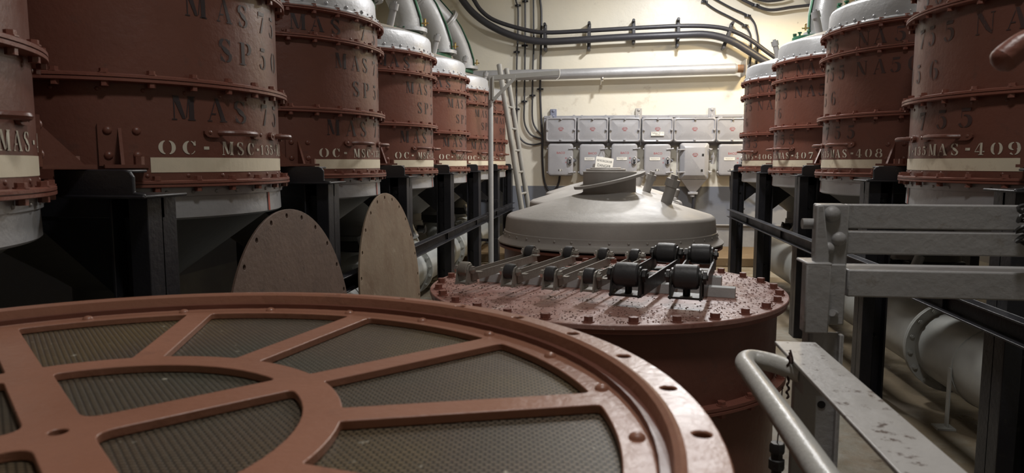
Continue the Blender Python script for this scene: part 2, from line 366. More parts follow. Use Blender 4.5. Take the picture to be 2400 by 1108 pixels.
# ---------------------------------------------------------------- side filter drums
RB, RF = .523, .555
def fl_prof(z0, z1):        # two bolted plates
    zm = (z0 + z1) / 2
    return [(RB - .01, z0), (RF - .004, z0), (RF, z0 + .002), (RF, zm - .0015), (RF - .006, zm - .001), (RF - .006, zm + .001), (RF, zm + .0015), (RF, z1 - .002), (RF - .004, z1), (RB - .01, z1)]
def make_drum(side):
    s0 = 0 if side == 'L' else 180
    root = thing('filter_drum', 'x', 'filter drum', (0, 0, 0))
    b = MB().lathe([(.50, .915), (.20, .70), (.15, .66), (.15, .60), (.16, .60), (.16, .57), (.13, .57)], n=48)
    b.build('hopper', HOP, root)
    b = MB().lathe([(.40, .905), (.515, .905), (.523, .911), (.521, .972), (.528, .973), (.528, .998), (.50, .999)], n=96)
    for k in range(45):
        a = 8 * k; b.dome(pol(.528, a, .985), pol(1, a, 0), .006, n=6)
    b.build('bottom_skirt', SILV, root)
    b = MB()
    am = 3.5 if side == 'L' else 169
    for i in range(2):
        a0, a1 = am + i * .7 - .7, am + i * .7
        q = [pol(.5235, a0, .972), pol(.5235, a1, .972), pol(.5255, a1, .912), pol(.5255, a0, .912)]
        b.poly(q, [(0, 1, 2, 3)])
    b.build('paint_mark', MARK, root)
    fls = {}
    for nm, z0, z1 in (('bottom_flange', .999, 1.019), ('middle_flange', 1.284, 1.306), ('upper_flange', 1.592, 1.610), ('lid_flange', 1.712, 1.728)):
        fls[nm] = MB().lathe(fl_prof(z0, z1), n=96, closed=True).build(nm, REDP, root)
        proto = None
        for k in range(30):
            a = 12 * k + 5
            rel = (a - s0 + 180) % 360 - 180
            if abs(rel) > 100: continue
            p = pol(.541, a, z1)
            if proto is None: proto = hexbolt('bolt', REDP, fls[nm], p, nut=z1 - z0); pa = a
            else:
                o = proto.copy(); C.objects.link(o); o.parent = fls[nm]; o.rotation_euler.z = R(a - pa)
    def shell(nm, z0, z1, rows, par=root):
        b = MB().lathe([(RB - .02, z0), (RB, z0), (RB, z1), (RB - .02, z1)], n=96, closed=True)
        for z, st in rows:
            for k in range(int(360 / st)):
                a = st * k + 3; b.dome(pol(RB - .001, a, z), pol(1, a, 0), .0065, n=8)
        return b.build(nm, RED, par)
    shell('lower_shell', 1.019, 1.284, [(1.266, 12), (1.032, 12)])
    shell('middle_shell', 1.306, 1.592, [])
    shell('upper_ring', 1.610, 1.712, [(1.700, 12), (1.622, 12)])
    # lid
    b = MB().lathe([(.50, 1.728), (.551, 1.728), (.551, 1.733), (.532, 1.742), (.528, 1.745), (.526, 1.764), (.519, 1.765), (.515, 1.835), (.508, 1.848), (.495, 1.856), (.47, 1.860)], n=96)
    for k in range(60):
        a = 6 * k; b.dome(pol(.528, a, 1.755), pol(1, a, 0), .005 if k % 2 else .009, n=6)
    lid = b.build('lid_skirt', SILV, root)
    MB().lathe([(.47, 1.858), (.492, 1.8575), (.490, 1.859), (.30, 1.917), (.14, 1.960), (.125, 1.967), (.122, 2.05), (.11, 2.05)], n=96).build('lid_cone', DUSTY, root)
    nf = MB().lathe([(.10, 2.05), (.165, 2.05), (.168, 2.06), (.165, 2.085), (.10, 2.085)], n=40, closed=True).build('neck_flange', GREEN, root)
    b0 = None
    for k in range(12):
        a = 30 * k
        if b0 is None:
            q = MB(); p = pol(.15, a, 2.085); q.cyl(p, p + Vector((0, 0, .02)), .008, n=8).cyl(p + Vector((0, 0, .02)), p + Vector((0, 0, .03)), .016, n=6)
            b0 = q.build('clamp_nut', GREEN, nf)
        else:
            o = b0.copy(); C.objects.link(o); o.parent = nf; o.rotation_euler.z = R(a)
    # vent pipe on the cone, leaning with it towards the corridor
    va = -18 if side == 'L' else 198
    p = pol(.31, va, 1.905); ax = (pol(.27, va, 0) + Vector((0, 0, .95))).normalized()
    v = MB().cyl(p, p + ax * .13, .022).build('vent_pipe', SILV, root)
    MB().cyl(p + ax * .105, p + ax * .145, .029, n=12).cyl(p + ax * .145, p + ax * .157, .014, n=6).build('vent_cap', SILV, v)
    # handles
    for h0, h1 in (((-27.5, -1), (5, 27)) if side == 'L' else ((181.5, 208.5), (152, 175.5))):
        b = MB()
        hz = 1.157; pts = []
        for a, rr in ((h0 + 5, .006), (h0 + 6.5, .02), (h0 + 9, .035), ((h0 + h1) / 2, .043), (h1 - 9, .035), (h1 - 6.5, .02), (h1 - 5, .006)):
            pts.append(pol(RB + rr, a, hz))
        b.tube(pts, .0085, n=8, sub=4)
        for e, sgn in ((h0, 1), (h1, -1)):
            qs = []
            for j in range(9):
                a = e + sgn * 6.8 * j / 8; hh = .014 * math.sqrt(max(.08, 1 - (2 * j / 8 - 1) ** 4))
                qs.append([pol(RB + .0005, a, hz - hh), pol(RB + .010, a, hz - hh), pol(RB + .010, a, hz + hh), pol(RB + .0005, a, hz + hh)])
            b.rings(qs)
            for a in (e + sgn * 1.8, e + sgn * 5): b.dome(pol(RB + .009, a, hz), pol(1, a, 0), .007, n=8)
        b.build('handle', RED, root)
    # mounting brackets
    proto = None
    for ca in (-51, 51, 129, 231):
        inner = 1 if ca in (51, 231) else -1
        if True:
            b = MB(); a0, a1 = ca - 6.5, ca + 6.5
            qs = []
            for j in range(7):
                a = a0 + (a1 - a0) * j / 6
                qs.append([pol(RB - .001, a, 1.06), pol(RB + .009, a, 1.06), pol(RB + .009, a, 1.176), pol(RB - .001, a, 1.176)])
            b.rings(qs)
            for a, z in ((ca - 4, 1.155), (ca + 3.5, 1.155), (ca + 3.5, 1.088), (ca - 4, 1.088)): b.dome(pol(RB + .008, a, z), pol(1, a, 0), .012, n=10)
            cdir = pol(1, ca, 0); tdir = Vector((-cdir.y, cdir.x, 0))
            b.prism([(0, 0), (.10, 0), (0, .11)], pol(RB, ca, 1.062) - tdir * .004, cdir, (0, 0, 1), .008)
            b.prism([(-.03, -.05), (.105, -.05), (.105, .05), (-.03, .05)], pol(RB + .01, ca, 1.055), cdir, tdir, .009)
            b.cyl(pol(RB + .085, ca, 1.064) + tdir * .03, pol(RB + .085, ca, 1.085) + tdir * .03, .013, n=6)
            b.build('mounting_bracket', RED, root)
    # painted band and lettering
    a0, a1 = (-44, 66) if side == 'L' else (116, 225.3)
    b = MB(); qs = []
    for j in range(56):
        a = a0 + (a1 - a0) * j / 55; qs.append([pol(RB + .0012, a, 1.0415), pol(RB + .0012, a, 1.0835)])
    for i in range(55): b.poly([qs[i][0], qs[i + 1][0], qs[i + 1][1], qs[i][1]], [(0, 1, 2, 3)])
    b.build('painted_band', CREAMB, root)
    K = []; W = []
    def row(s_, z, h, L): L += [(c, a, z, wd, h) for c, a, wd in s_]
    if side == 'L':
        row([('M', -50.5, .066), ('A', -41, .062), ('S', -30.5, .062), ('7', -11, .052), ('5', 3, .05)], 1.630, .064, K)
        row([('M', -28.5, .064), ('A', -18, .058), ('S', -9, .056), ('7', 2.5, .052), ('5', 12.5, .05)], 1.485, .066, K)
        row([('S', -17.5, .060), ('P', -8.5, .062), ('5', 2.8, .05), ('0', 14, .06)], 1.370, .068, K)
        row([('M', -34, .066), ('A', -22.5, .066), ('S', -12, .064), ('7', 2.5, .052), ('5', 12.5, .05)], 1.190, .068, K)
        row([('O', -39, .043), ('C', -32, .043), ('-', -26.8, .028), ('M', -18.8, .042), ('S', -12.8, .036), ('C', -7.4, .036), ('M', 15.5, .038), ('A', 21, .038), ('S', 26.5, .036), ('-', 32, .026), ('4', 38.5, .036), ('0', 44.5, .036)], 1.092, .040, W)
        row([('-', -3.6, .02), ('1', -.4, .026), ('3', 3.4, .03), ('5', 7.2, .03), ('-', 11, .02)], 1.095, .031, W)
    else:
        row([('5', 178, .05), ('5', 188, .052), ('N', 210, .062), ('A', 219.5, .060), ('5', 230, .056)], 1.625, .066, K)
        row([('7', 176, .05), ('5', 184.5, .05), ('5', 195, .056), ('N', 209.5, .062), ('A', 220, .060), ('5', 228.5, .054), ('0', 237, .056)], 1.485, .068, K)
        row([('0', 162, .05), ('5', 174, .05), ('6', 187.5, .055)], 1.362, .068, K)
        row([('7', 181, .052), ('5', 194, .058), ('5', 205, .060)], 1.187, .064, K)
        row([('M', 166, .038), ('M', 189.3, .040), ('A', 195, .042), ('S', 201.2, .038), ('-', 206.3, .028)], 1.094, .040, W)
        row([('-', 172.5, .02), ('1', 176.5, .024), ('3', 180, .028), ('5', 184, .028)], 1.096, .031, W)
    stencil(K, RB, BLACKL2 if side == 'R' else BLACKL, root, 'black_stencil_letter')
    stencil(W, RB, WHITEL, root, 'white_stencil_letter')
    return root
LX, LY, RX, RY, S = -1.634, 2.181, 1.671, 2.782, 1.12
dl = make_drum('L')
ll = ['foremost filter drum of the left row, cut off by the left edge',
      'biggest-looking red-brown filter drum, second from the front in the left row',
      'third filter drum from the front in the left row, lid rim just in frame',
      'fourth filter drum from the front in the left row, whole silver lid visible',
      'fifth filter drum from the front in the left row, before the white standpipe',
      'sixth filter drum of the left row, directly left of the white standpipe',
      'farthest filter drum of the left row, seen between standpipe and ladder']
for k in range(7):
    o = dl if k == 0 else copy_tree(dl)
    o.location = (LX, LY + S * (k - 1), 0); o['label'] = ll[k]; o['group'] = 'red-brown filter drums of the left row'
dr = make_drum('R'); num = ['409', '408', '407', '406']
rs = [dr] + [copy_tree(dr) for _ in range(3)]
for k, o in enumerate(rs):
    its = [(c, a, 1.094, .038, .040) for c, a in zip(num[k], (211, 216.8, 222.4))]
    o.location = (0, 0, 0); stencil(its, RB, WHITEL, o, 'stencil_numeral')
    o.location = (RX, RY + S * k, 0); o['label'] = 'red-brown filter drum lettered MAS-%s in the right row' % num[k]; o['group'] = 'red-brown filter drums of the right row'

# ---------------------------------------------------------------- black steel supports
def make_support(sg):       # sg = -1 left row, 1 right row; local origin at the inner face of the post, on the floor
    root = thing('steel_support', 'x', 'steel support', (0, 0, 0))
    b = MB()
    x0, x1 = (0, .052 * sg)
    b.bb((0, -.055, 0), (.010 * sg, .0, .985)).bb((0, -.060, 0), (.050 * sg, -.052, .985))     # inner angle
    b.bb((0, -.008, 0), (.106 * sg, .004, .985)).bb((.098 * sg, -.055, 0), (.106 * sg, .055, .985)).bb((0, 0, 0), (.008 * sg, .055, .985))
    po = b.build('post', BLK, root, bevel=.002)
    for z in (.90, .80, .62, .50, .28):
        hexbolt('bolt', BLK, po, (.074 * sg, -.008, z), up=(0, -1, 0), r=.011)
    b = MB()
    pr = [(-.03, 0), (.20, 0), (.20, .065), (.02, .065), (.004, .060), (-.004, .048), (-.004, .012), (-.03, .008)]
    b.prism([(x * sg, z) for x, z in pr], (0, -.112, .988), (1, 0, 0), (0, 0, 1), .01 * -1)
    b.bb((-.03 * sg, -.115, .985), (.20 * sg, .06, .993)).bb((.022 * sg, -.108, 1.045), (.20 * sg, -.02, 1.0525))
    b.bb((.14 * sg, -.10, .99), (.148 * sg, .05, 1.05)).bb((0, -.008, .93), (1.03 * sg, .008, .985))
    b.build('cradle_beam', BLK, root, bevel=.003)
    b = MB().prism([(.10 * sg, .985), (.42 * sg, .985), (.34 * sg, .90), (.10 * sg, .70)], (0, -.004, 0), (1, 0, 0), (0, 0, 1), -.01)
    b.build('gusset', BLK, root)
    b = MB().bb((.98 * sg, -.05, 0), (1.03 * sg, .05, .985)); b.build('rear_post', BLK, root)
    return root
ordn = ['first', 'second', 'third', 'fourth', 'fifth', 'sixth', 'seventh']
sl = make_support(-1)
for k in range(6):
    o = sl if k == 0 else copy_tree(sl)
    o.location = (-1.095, 1.621 + S * k, 0); o['group'] = 'black steel supports of the left row'
    o['label'] = 'black steel post and cradle between %s and %s drums of left row' % (ordn[k], ordn[k + 1])
o = copy_tree(sl); o.location = (-1.095, 8.27, 0); o['label'] = 'black steel post against back wall, after the last left drum'
o['group'] = 'black steel supports of the left row'
sr = make_support(1)
rl = ['nearest black steel post of the right row, at the right edge', 'black steel post between drums 409 and 408, beneath the grey gate', 'black steel post between drums 408 and 407 in the right row', 'black steel post between drums 407 and 406 in the right row', 'farthest black steel post of the right row, left of drum 406']
for k in range(5):
    o = sr if k == 0 else copy_tree(sr)
    o.location = (1.155, 2.222 + S * k, 0); o['label'] = rl[k]; o['group'] = 'black steel supports of the right row'
def rail(x, sg, y0, y1, zt, h, label):
    b = MB(); t = .006
    b.bb((x, y0, zt - h), (x + t * sg, y1, zt)).bb((x - .04 * sg, y0, zt - t), (x, y1, zt)).bb((x - .04 * sg, y0, zt - h), (x, y1, zt - h + t))
    for k in range(6):
        y = y0 + .5 + S * k
        if y < y1: b.bb((x - .002 * sg, y - .006, zt - h), (x - .012 * sg, y + .006, zt))
    return tag(b.build('channel_rail', BLK, bevel=.0015), label, 'rail', 'black channel rails along the posts')
rail(-1.092, -1, .9, 8.2, CZ - .470, .068, 'long black steel channel rail across the left row of posts')
rail(1.151, 1, .9, 6.64, CZ - .428, .068, 'long black steel channel rail across the right row of posts')
# clamp block above nearest right support
t = thing('beam_clamp', 'black clamp block with rusty cap at the right edge, before drum 409', 'clamp', (1.25, 2.14, 1.055))
MB().bb((1.255, 2.05, 1.055), (1.42, 2.16, 1.125)).bb((1.235, 2.03, 1.09), (1.42, 2.10, 1.125)).build('clamp_body', BLK, t, bevel=.012)
MB().bb((1.265, 2.05, 1.125), (1.42, 2.15, 1.145)).build('clamp_cap', RUSTP, t, bevel=.005)

# ---------------------------------------------------------------- ducts
def duct(name, x, z, r, y0, y1, label, joints, group):
    t = thing(name, label, 'duct', (x, y0, z - r), group)
    MB().cyl((x, y0, z), (x, y1, z), r, n=40).build('duct_body', DUCT, t)
    for y in joints:
        f = MB().lathe([(r - .01, -.014), (r + .04, -.014), (r + .04, -.001), (r + .037, 0), (r + .04, .001), (r + .04, .014), (r - .01, .014)], (x, y, z), 40, (0, 1, 0), True).build('flange', DUCT, t)
        proto = None
        for k in range(16):
            a = R(22.5 * k + 8); p = Vector((x + (r + .022) * math.cos(a), y - .014, z + (r + .022) * math.sin(a)))
            hexbolt('bolt', DUCT, f, p, up=(0, -1, 0), r=.010, h=.010)
        ys = y - .35; s_ = 1 if x < 0 else -1
        b = MB().lathe([(r, -.004), (r + .004, -.004), (r + .004, .004), (r, .004)], (x, ys, z), 40, (0, 1, 0), True)
        b.bb((x + s_ * (r + .001), ys - .012, 0), (x + s_ * (r + .007), ys + .012, z)).bb((x + s_ * (r - .02), ys - .03, 0), (x + s_ * (r + .05), ys + .03, .008))
        b.build('hold_down_strap', DUCT, t)
    return t
duct('floor_duct', -1.50, .25, .16, -1.5, 8.2, 'grey round duct on the floor behind the left row of posts', [1.9, 4.1, 5.2, 6.45, 7.4], 'round ducts along the floor')
duct('floor_duct', 1.55, .25, .165, -1.5, 6.5, 'grey round duct on the floor behind the right row of posts', [3.30, 5.3], 'round ducts along the floor')
def down_pipe(x, y, zc, label, grp):
    t = thing('outlet_pipe', label, 'pipe', (x, y, .30), grp)
    dx = (-1.50 if x < 0 else 1.55) - x
    MB().tube([(x, y, .50), (x, y, .44), (x + dx * .3, y - .04, .38), (x + dx * .8, y - .22, .30), (x + dx, y - .40, .25), (x + dx, y - .5, .25)], .115, n=24, sub=5).build('pipe_bend', DUCT, t)
    sg = 1 if x < 0 else -1
    v = MB().bb((x - .135, y - .135, .50), (x + .135, y + .135, .57)).cyl((x + sg * .135, y - .03, .535), (x + sg * .20, y - .03, .535), .03).build('outlet_valve', BLKM, t, bevel=.006)
    b = MB()
    for k in range(6):
        a = R(60 * k); b.cyl((x + sg * .19, y - .03, .535), (x + sg * .19, y - .03 + .04 * math.cos(a), .535 + .04 * math.sin(a)), .006, n=6)
    b.build('valve_wheel', BLKM, v)
    q = Vector((x + sg * .10, y - .17, .60)); MB().cyl(q, q + Vector((sg * .05, -.03, -.10)), .024).cyl(q + Vector((sg * .04, -.024, -.08)), q + Vector((sg * .06, -.036, -.115)), .031, n=10).build('drain_plug', SILD, t)
for k in range(7): down_pipe(LX, LY + S * (k - 1), 0, 'valve and pipe bend under the %s drum of the left row' % ordn[k], 'outlet pipes under the left drums')
for k in range(4): down_pipe(RX, RY + S * k, 0, 'valve and pipe bend under the drum lettered MAS-%s' % num[k], 'outlet pipes under the right drums')
def up_duct(x, y, label, grp, r=.112):
    sg = -1 if x < 0 else 1
    t = thing('branch_duct', label, 'duct', (x, y, 2.085), grp)
    x += .078
    if sg < 0: c = [(x, y, 2.087), (x - .01, y - .005, 2.20), (x - .05, y - .04, 2.33), (x - .105, y - .095, 2.46), (x - .175, y - .165, 2.575)]
    else: c = [(x, y, 2.087), (x, y, 2.25), (x + .03, y, 2.42), (x + .09, y, 2.56), (x + .18, y, 2.68)]
    MB().tube(c, r, n=28, sub=6).build('duct_bend', SILD if x < 0 else SILV, t)
    MB().lathe([(r, 0), (r + .03, 0), (r + .03, .03), (r, .03)], (x, y, 2.09), 28, closed=True).build('collar', SILV, t)
    d = Vector((-.55, -.52, .64) if sg < 0 else (.70, 0, .71)).normalized(); p = Vector(c[-1])
    f = MB().lathe([(r - .01, -.02), (r + .045, -.02), (r + .045, -.002), (r + .04, 0), (r + .045, .002), (r + .045, .02), (r - .01, .02)], p, 32, d, True).build('flange', SILD, t)
    u, v, _ = frame(d)
    for k in range(10):
        a = 2 * PI * k / 10 + .2; hexbolt('bolt', SILD, f, p - d * .02 + (u * math.cos(a) + v * math.sin(a)) * (r + .018), up=-d, r=.009, h=.008)
    MB().cyl(p, p + d * (.42 if sg < 0 else .34), r, n=28).build('sloping_duct', SILD, t)
    g = []
    for i, q in enumerate([c[0], c[1], c[2], c[3], c[4]]):
        q = Vector(q); th = [0, 0, R(12), R(38), R(45)][i]
        g.append(q + Vector((-sg * math.cos(th), -.25, sg * 0 + math.sin(th))).normalized() * (r + .004))
    g.append(g[-1] + d * .3)
    b = MB()
    for i in range(len(g) - 1):
        a_, b_ = g[i], g[i + 1]; wv = Vector((0, .022, 0)) if i == 0 else Vector((0, .028, 0))
        b.rings([[a_ - wv, a_ + wv, a_ + wv + Vector((-sg * .004, 0, .002)), a_ - wv + Vector((-sg * .004, 0, .002))], [b_ - wv, b_ + wv, b_ + wv + Vector((-sg * .004, 0, .002)), b_ - wv + Vector((-sg * .004, 0, .002))]])
    b.build('painted_strip', GREEN, t)
    q = Vector((x - sg * (r + .03), y - .05, 2.13)); MB().cyl(q, q + Vector((0, 0, .05)), .007, n=8).cyl(q + Vector((-.028, 0, .02)), q + Vector((.028, 0, .02)), .006, n=8).dome(q + Vector((0, 0, .05)), (0, 0, 1), .012).build('sampling_tap', BRASS, t)
for k in range(7): up_duct(LX, LY + S * (k - 1), 'grey duct rising from the lid of the %s left drum' % ordn[k], 'ducts rising from the left drums')
for k in range(4): up_duct(RX, RY + S * k, 'silver duct rising from the lid of drum %s' % num[k], 'ducts rising from the right drums', .128)

# ---------------------------------------------------------------- centre row of low filters
for sx, l_ in ((-2.26, 'large collector duct high above the left drums'), (2.30, 'large collector duct high above the right drums')):
    tag(MB().cyl((sx, -1.5, 2.94), (sx, 8.36, 2.94), .17, n=32).build('collector_duct', DUCT), l_, 'duct', 'collector ducts under the vault')
def low_body(t, cx, cy, zt):
    MB().lathe([(.515, 0), (.523, 0), (.523, zt - .012), (.515, zt - .012)], (cx, cy, 0), 96, closed=True).build('shell', RED, t)
    f = MB().lathe([(.51, zt - .024), (RF - .004, zt - .024), (RF - .004, zt - .013), (.51, zt - .013)], (cx, cy, 0), 96, closed=True).build('top_flange', REDP, t)
    f = MB().lathe([(.51, zt - .245), (RF, zt - .245), (RF, zt - .238), (RF - .003, zt - .236), (RF, zt - .234), (RF, zt - .226), (.51, zt - .226)], (cx, cy, 0), 96, closed=True).build('lower_flange', REDP, t)
    for k in range(30):
        a = 12 * k + 4
        if -115 < ((a + 90 + 180) % 360 - 180) < 115:
            hexbolt('bolt', REDP, f, pol(.541, a, zt - .226, cx, cy), nut=.019)
CY = [2.244, 3.54, 4.84, 6.14]
# lidded one with the rollers on it
zt = CZ - .393
t = thing('low_filter', 'low red filter with bolted flat lid carrying the roller frames', 'filter', (0, CY[0], 0))
low_body(t, 0, CY[0], zt)
lid = MB().lathe([(.0001, zt - .012), (RF, zt - .012), (RF, zt - .002), (RF - .002, zt), (.0001, zt)], (0, CY[0], 0), 96).build('lid', REDD, t)
for k in range(30):
    a = 12 * k + 2; q = MB(); p = pol(.528, a, zt, 0, CY[0]); q.cyl(p, p + Vector((0, 0, .003)), .016, n=12).cyl(p, p + Vector((0, 0, .015)), .0125, n=6, ph=a)
    q.build('lid_bolt', REDP, lid, smooth=False)
b = MB()
for i in range(2600):
    a = random.uniform(0, 2 * PI); rr = .54 * math.sqrt(random.random()); s_ = random.uniform(.001, .0042)
    if random.random() < .5: rr = .54 - abs(random.gauss(0, .08))
    c_ = Vector((rr * math.cos(a), CY[0] + rr * math.sin(a), zt + .0006)); n_ = random.choice((3, 4, 5)); ph = random.uniform(0, 6)
    base = [c_ + Vector((math.cos(ph + 2 * PI * j / n_) * s_ * random.uniform(.5, 1), math.sin(ph + 2 * PI * j / n_) * s_ * random.uniform(.5, 1), 0)) for j in range(n_)]
    tilt = Vector((0, 0, random.uniform(.0006, .0022)))
    b.rings([base, [p_ + tilt * random.uniform(.6, 1.2) for p_ in base]])
tag(b.build('paint_flakes', mat('fallen_paint_flakes', (.32, .19, .155), .6, 0, (.58, .50, .44), .95, 60, second=(.16, .09, .07), sec_scale=30), smooth=False), 'fallen paint flakes and grit scattered over the bolted red lid', 'debris', kind='stuff')
# three with pale cone lids
def cone_lid(cx, cy, label, cock):
    zt = CZ - .385
    t = thing('cone_lid_filter', label, 'filter', (cx, cy, 0), 'low filters with pale cone lids')
    low_body(t, cx, cy, zt)
    b = MB().lathe([(.50, zt), (RF, zt - .002), (.556, zt + .004), (.545, zt + .012), (.531, zt + .02), (.527, zt + .026), (.526, zt + .050), (.520, zt + .053), (.514, zt + .112), (.509, zt + .122), (.497, zt + .130), (.30, zt + .190), (.14, zt + .232), (.131, zt + .238), (.131, zt + .335), (.134, zt + .338), (.131, zt + .341), (.122, zt + .341), (.122, zt + .2)], (cx, cy, 0), 96)
    for k in range(40):
        a = 9 * k; b.dome(pol(.527, a, zt + .037, cx, cy), pol(1, a, 0), .006, n=8)
    l = b.build('cone_lid', PEWT, t)
    p = Vector((cx + .27, cy - .10, zt + .188)); ax = Vector((.27, -.06, .95)).normalized()
    v = MB().cyl(p, p + ax * .115, .027, n=20).build('nozzle', PEWT, t)
    MB().cyl(p + ax * .085, p + ax * .122, .034, n=8).cyl(p + ax * .122, p + ax * .142, .018, n=6).build('nozzle_cap', PEWT, v)
    if cock:
        p = Vector((cx + .455, cy - .16, zt + .142))
        MB().dome(p, (0, 0, 1), .022, .02).cyl(p + Vector((-.06, 0, .02)), p + Vector((.01, 0, .02)), .007, n=8).cyl(p + Vector((0, 0, .01)), p + Vector((.012, 0, .062)), .011, .017, n=10).dome(p + Vector((.012, 0, .06)), (0, 0, 1), .016, .012).build('drain_cock', PEWT, t)
    return t
cone_lid(.02, CY[1], 'nearest low filter with large pale cone lid and open neck', False)
cone_lid(0, CY[2], 'low filter with pale cone lid directly behind the nearest cone lid', True)
cone_lid(0, CY[3], 'farthest low filter with pale cone lid, before the switch boxes', False)
M = Matrix.Translation((.02, CY[1] - .01, CZ - .088)) @ Matrix.Rotation(R(-12.5), 4, 'Y') @ Matrix.Rotation(R(3), 4, 'X')
b = MB().holed(circle(.180, 64), [circle(.137, 64)] + [circle(.0065, 10, .158 * math.cos(R(a)), .158 * math.sin(R(a))) for a in range(0, 360, 30)], -.007, .007, M)
tag(b.build('loose_flange_ring', PEWT, bevel=.0015), 'loose drilled flange ring hanging tilted round the cone lid neck', 'flange ring')

# ---------------------------------------------------------------- battens and roller frames
def batten(p0, p1, w_, h_, label):
    p0, p1 = Vector(p0), Vector(p1); d = (p1 - p0).normalized(); n_ = Vector((-d.y, d.x, 0)) * w_
    b = MB().rings([[p0, p0 + n_, p0 + n_ + Vector((0, 0, h_)), p0 + Vector((0, 0, h_))], [p1, p1 + n_, p1 + n_ + Vector((0, 0, h_)), p1 + Vector((0, 0, h_))]])
    return tag(b.build('wooden_batten', WOOD, bevel=.0015, smooth=False), label, 'batten', 'wooden battens under the roller frames')
batten((-.41, 2.262, zt), (.377, 2.072, zt), .035, .030, 'front grey wooden batten, sticking out furthest to the right')
batten((-.39, 2.46, zt), (.369, 2.27, zt), .035, .030, 'rear grey wooden batten under the roller frames')
def roller_frame(p0, p1, big, label):
    z = zt + .0305
    p0 = Vector((p0[0], p0[1], z)); p1 = Vector((p1[0], p1[1], z))
    d = (p1 - p0).normalized(); s_ = Vector((d.y, -d.x, 0)); up = Vector((0, 0, 1))
    w_ = .041 if big else .0195; h_ = .042 if big else .026; rr = .034 if big else .0235; rw = .033 if big else .0150
    t = thing('roller_frame', label, 'roller frame', p0, 'roller frames lying on the battens')
    m = BLKM if big else STEEL
    for sg in (-1, 1):
        o_ = s_ * w_ * sg; th = s_ * (.005 if big else .003) * sg
        a, e = p0 + o_ + d * .01, p1 + o_ - d * .01
        zz = up * (.0 if big else .008)
        MB().rings([[a + zz, a + th + zz, a + th + zz + up * h_, a + zz + up * h_], [e + zz, e + th + zz, e + th + zz + up * h_, e + zz + up * h_]]).build('side_bar', m, t, smooth=False)
    for end, q, dd in ((0, p0, d), (1, p1, -d)):
        # U bracket with two ears and an axle
        hz = .060 if big else .046
        c_ = q + dd * (.02); L_ = .030 if big else .022
        b = MB().box(q + dd * .015 + up * .003, (2 * w_ + .008, .05 if not big else .07, .006), Matrix((s_, d, up)).transposed())
        for sg in (-1, 1):
            e_ = q + s_ * (w_ - (.002 if big else .002)) * sg
            prof = [(-.022, 0), (.042, 0), (.030, hz * .55), (.024, hz), (.012, hz + .013), (-.004, hz + .010), (-.012, hz), (-.016, hz * .55)]
            k_ = 1.35 if big else 1
            b.prism([(x * k_, y_) for x, y_ in prof], e_ - s_ * .002 + dd * 0, dd, up, .0045)
            if not big and sg > 0: b.box(e_ + s_ * .014 + dd * .03 + up * .034, (.026, .02, .004), Matrix((s_, d, up)).transposed())
        br = b.build('end_bracket', m, t, smooth=False)
        ax = q + up * (hz - .003) + dd * .006
        o = MB()
        n = 24; rs_ = []
        for xx, ro in ((-rw, rr * .86), (-rw * .85, rr * .97), (-rw * .3, rr), (rw * .3, rr), (rw * .85, rr * .97), (rw, rr * .86)):
            rs_.append([ax + s_ * xx + (d * math.cos(2 * PI * i / n) + up * math.sin(2 * PI * i / n)) * ro for i in range(n)])
        roll = o.rings(rs_).build('roller', RUBB if (big or end or label.find('leftmost') < 0) else STEEL, t)
        o = MB().cyl(ax - s_ * (w_ + .016), ax + s_ * (w_ + .016), .0055 if not big else .008, n=10)
        for sg in (-1, 1):
            o.cyl(ax + s_ * sg * (w_ + .003), ax + s_ * sg * (w_ + .012), .012 if not big else .019, n=6)
            o.cyl(ax + s_ * sg * (rw + .0005), ax + s_ * sg * (w_ - .002), .013 if not big else .024, n=14)
        o.build('axle', STEELB if not big else BLKM, roll)
        if big and end == 0:
            MB().cyl(q + up * .006 + dd * .02, q + up * .04 + dd * .02, .010, n=10).cyl(q + up * .022 + dd * .02, q + up * .034 + dd * .02, .018, n=6).build('adjusting_bolt', BLKM, t)
    return t
fr = [((-.416, 2.044), (-.262, 2.50), 0, 'leftmost narrow steel roller frame, with one bright worn roller'),
      ((-.275, 2.019), (-.122, 2.49), 0, 'second narrow steel roller frame from the left on the lid'),
      ((-.152, 1.986), (.001, 2.46), 0, 'third narrow steel roller frame from the left on the lid'),
      ((-.041, 1.967), (.108, 2.44), 0, 'narrow steel roller frame next to the big black frames'),
      ((.062, 1.92), (.212, 2.42), 1, 'big black roller frame nearer the narrow ones, nut visible inside'),
      ((.218, 1.90), (.322, 2.40), 1, 'rightmost big black roller frame, standing straightest')]
for a_, b_, g_, l_ in fr: roller_frame(a_, b_, g_, l_)

# ---------------------------------------------------------------- open filter in the foreground
gx, gy, gz = -.462, .524, CZ - .2115
t = thing('open_filter', 'open red filter in the foreground with spoked grid over wire mesh', 'filter', (gx, gy, 0))
MB().lathe([(.505, 0), (.523, 0), (.523, gz - .010), (.505, gz - .010)], (gx, gy, 0), 96, closed=True).build('shell', RED, t)
MM = Matrix.Translation((gx, gy, 0))
rimh = [circle(.0075, 12, .540 * math.cos(R(12 * k + 2.2)), .540 * math.sin(R(12 * k + 2.2))) for k in range(30)]
rim = MB().holed(circle(RF, 120), [circle(.5215, 120)] + rimh, gz - .011, gz, MM).build('rim_flange', REDG, t, bevel=.0015)
MB().lathe([(.500, gz - .024), (.5225, gz - .024), (.5235, gz + .003), (.519, gz + .005), (.5145, gz + .002), (.512, gz - .012), (.500, gz - .020)], (gx, gy, 0), 120, closed=True).build('rim_lip', REDG, t)
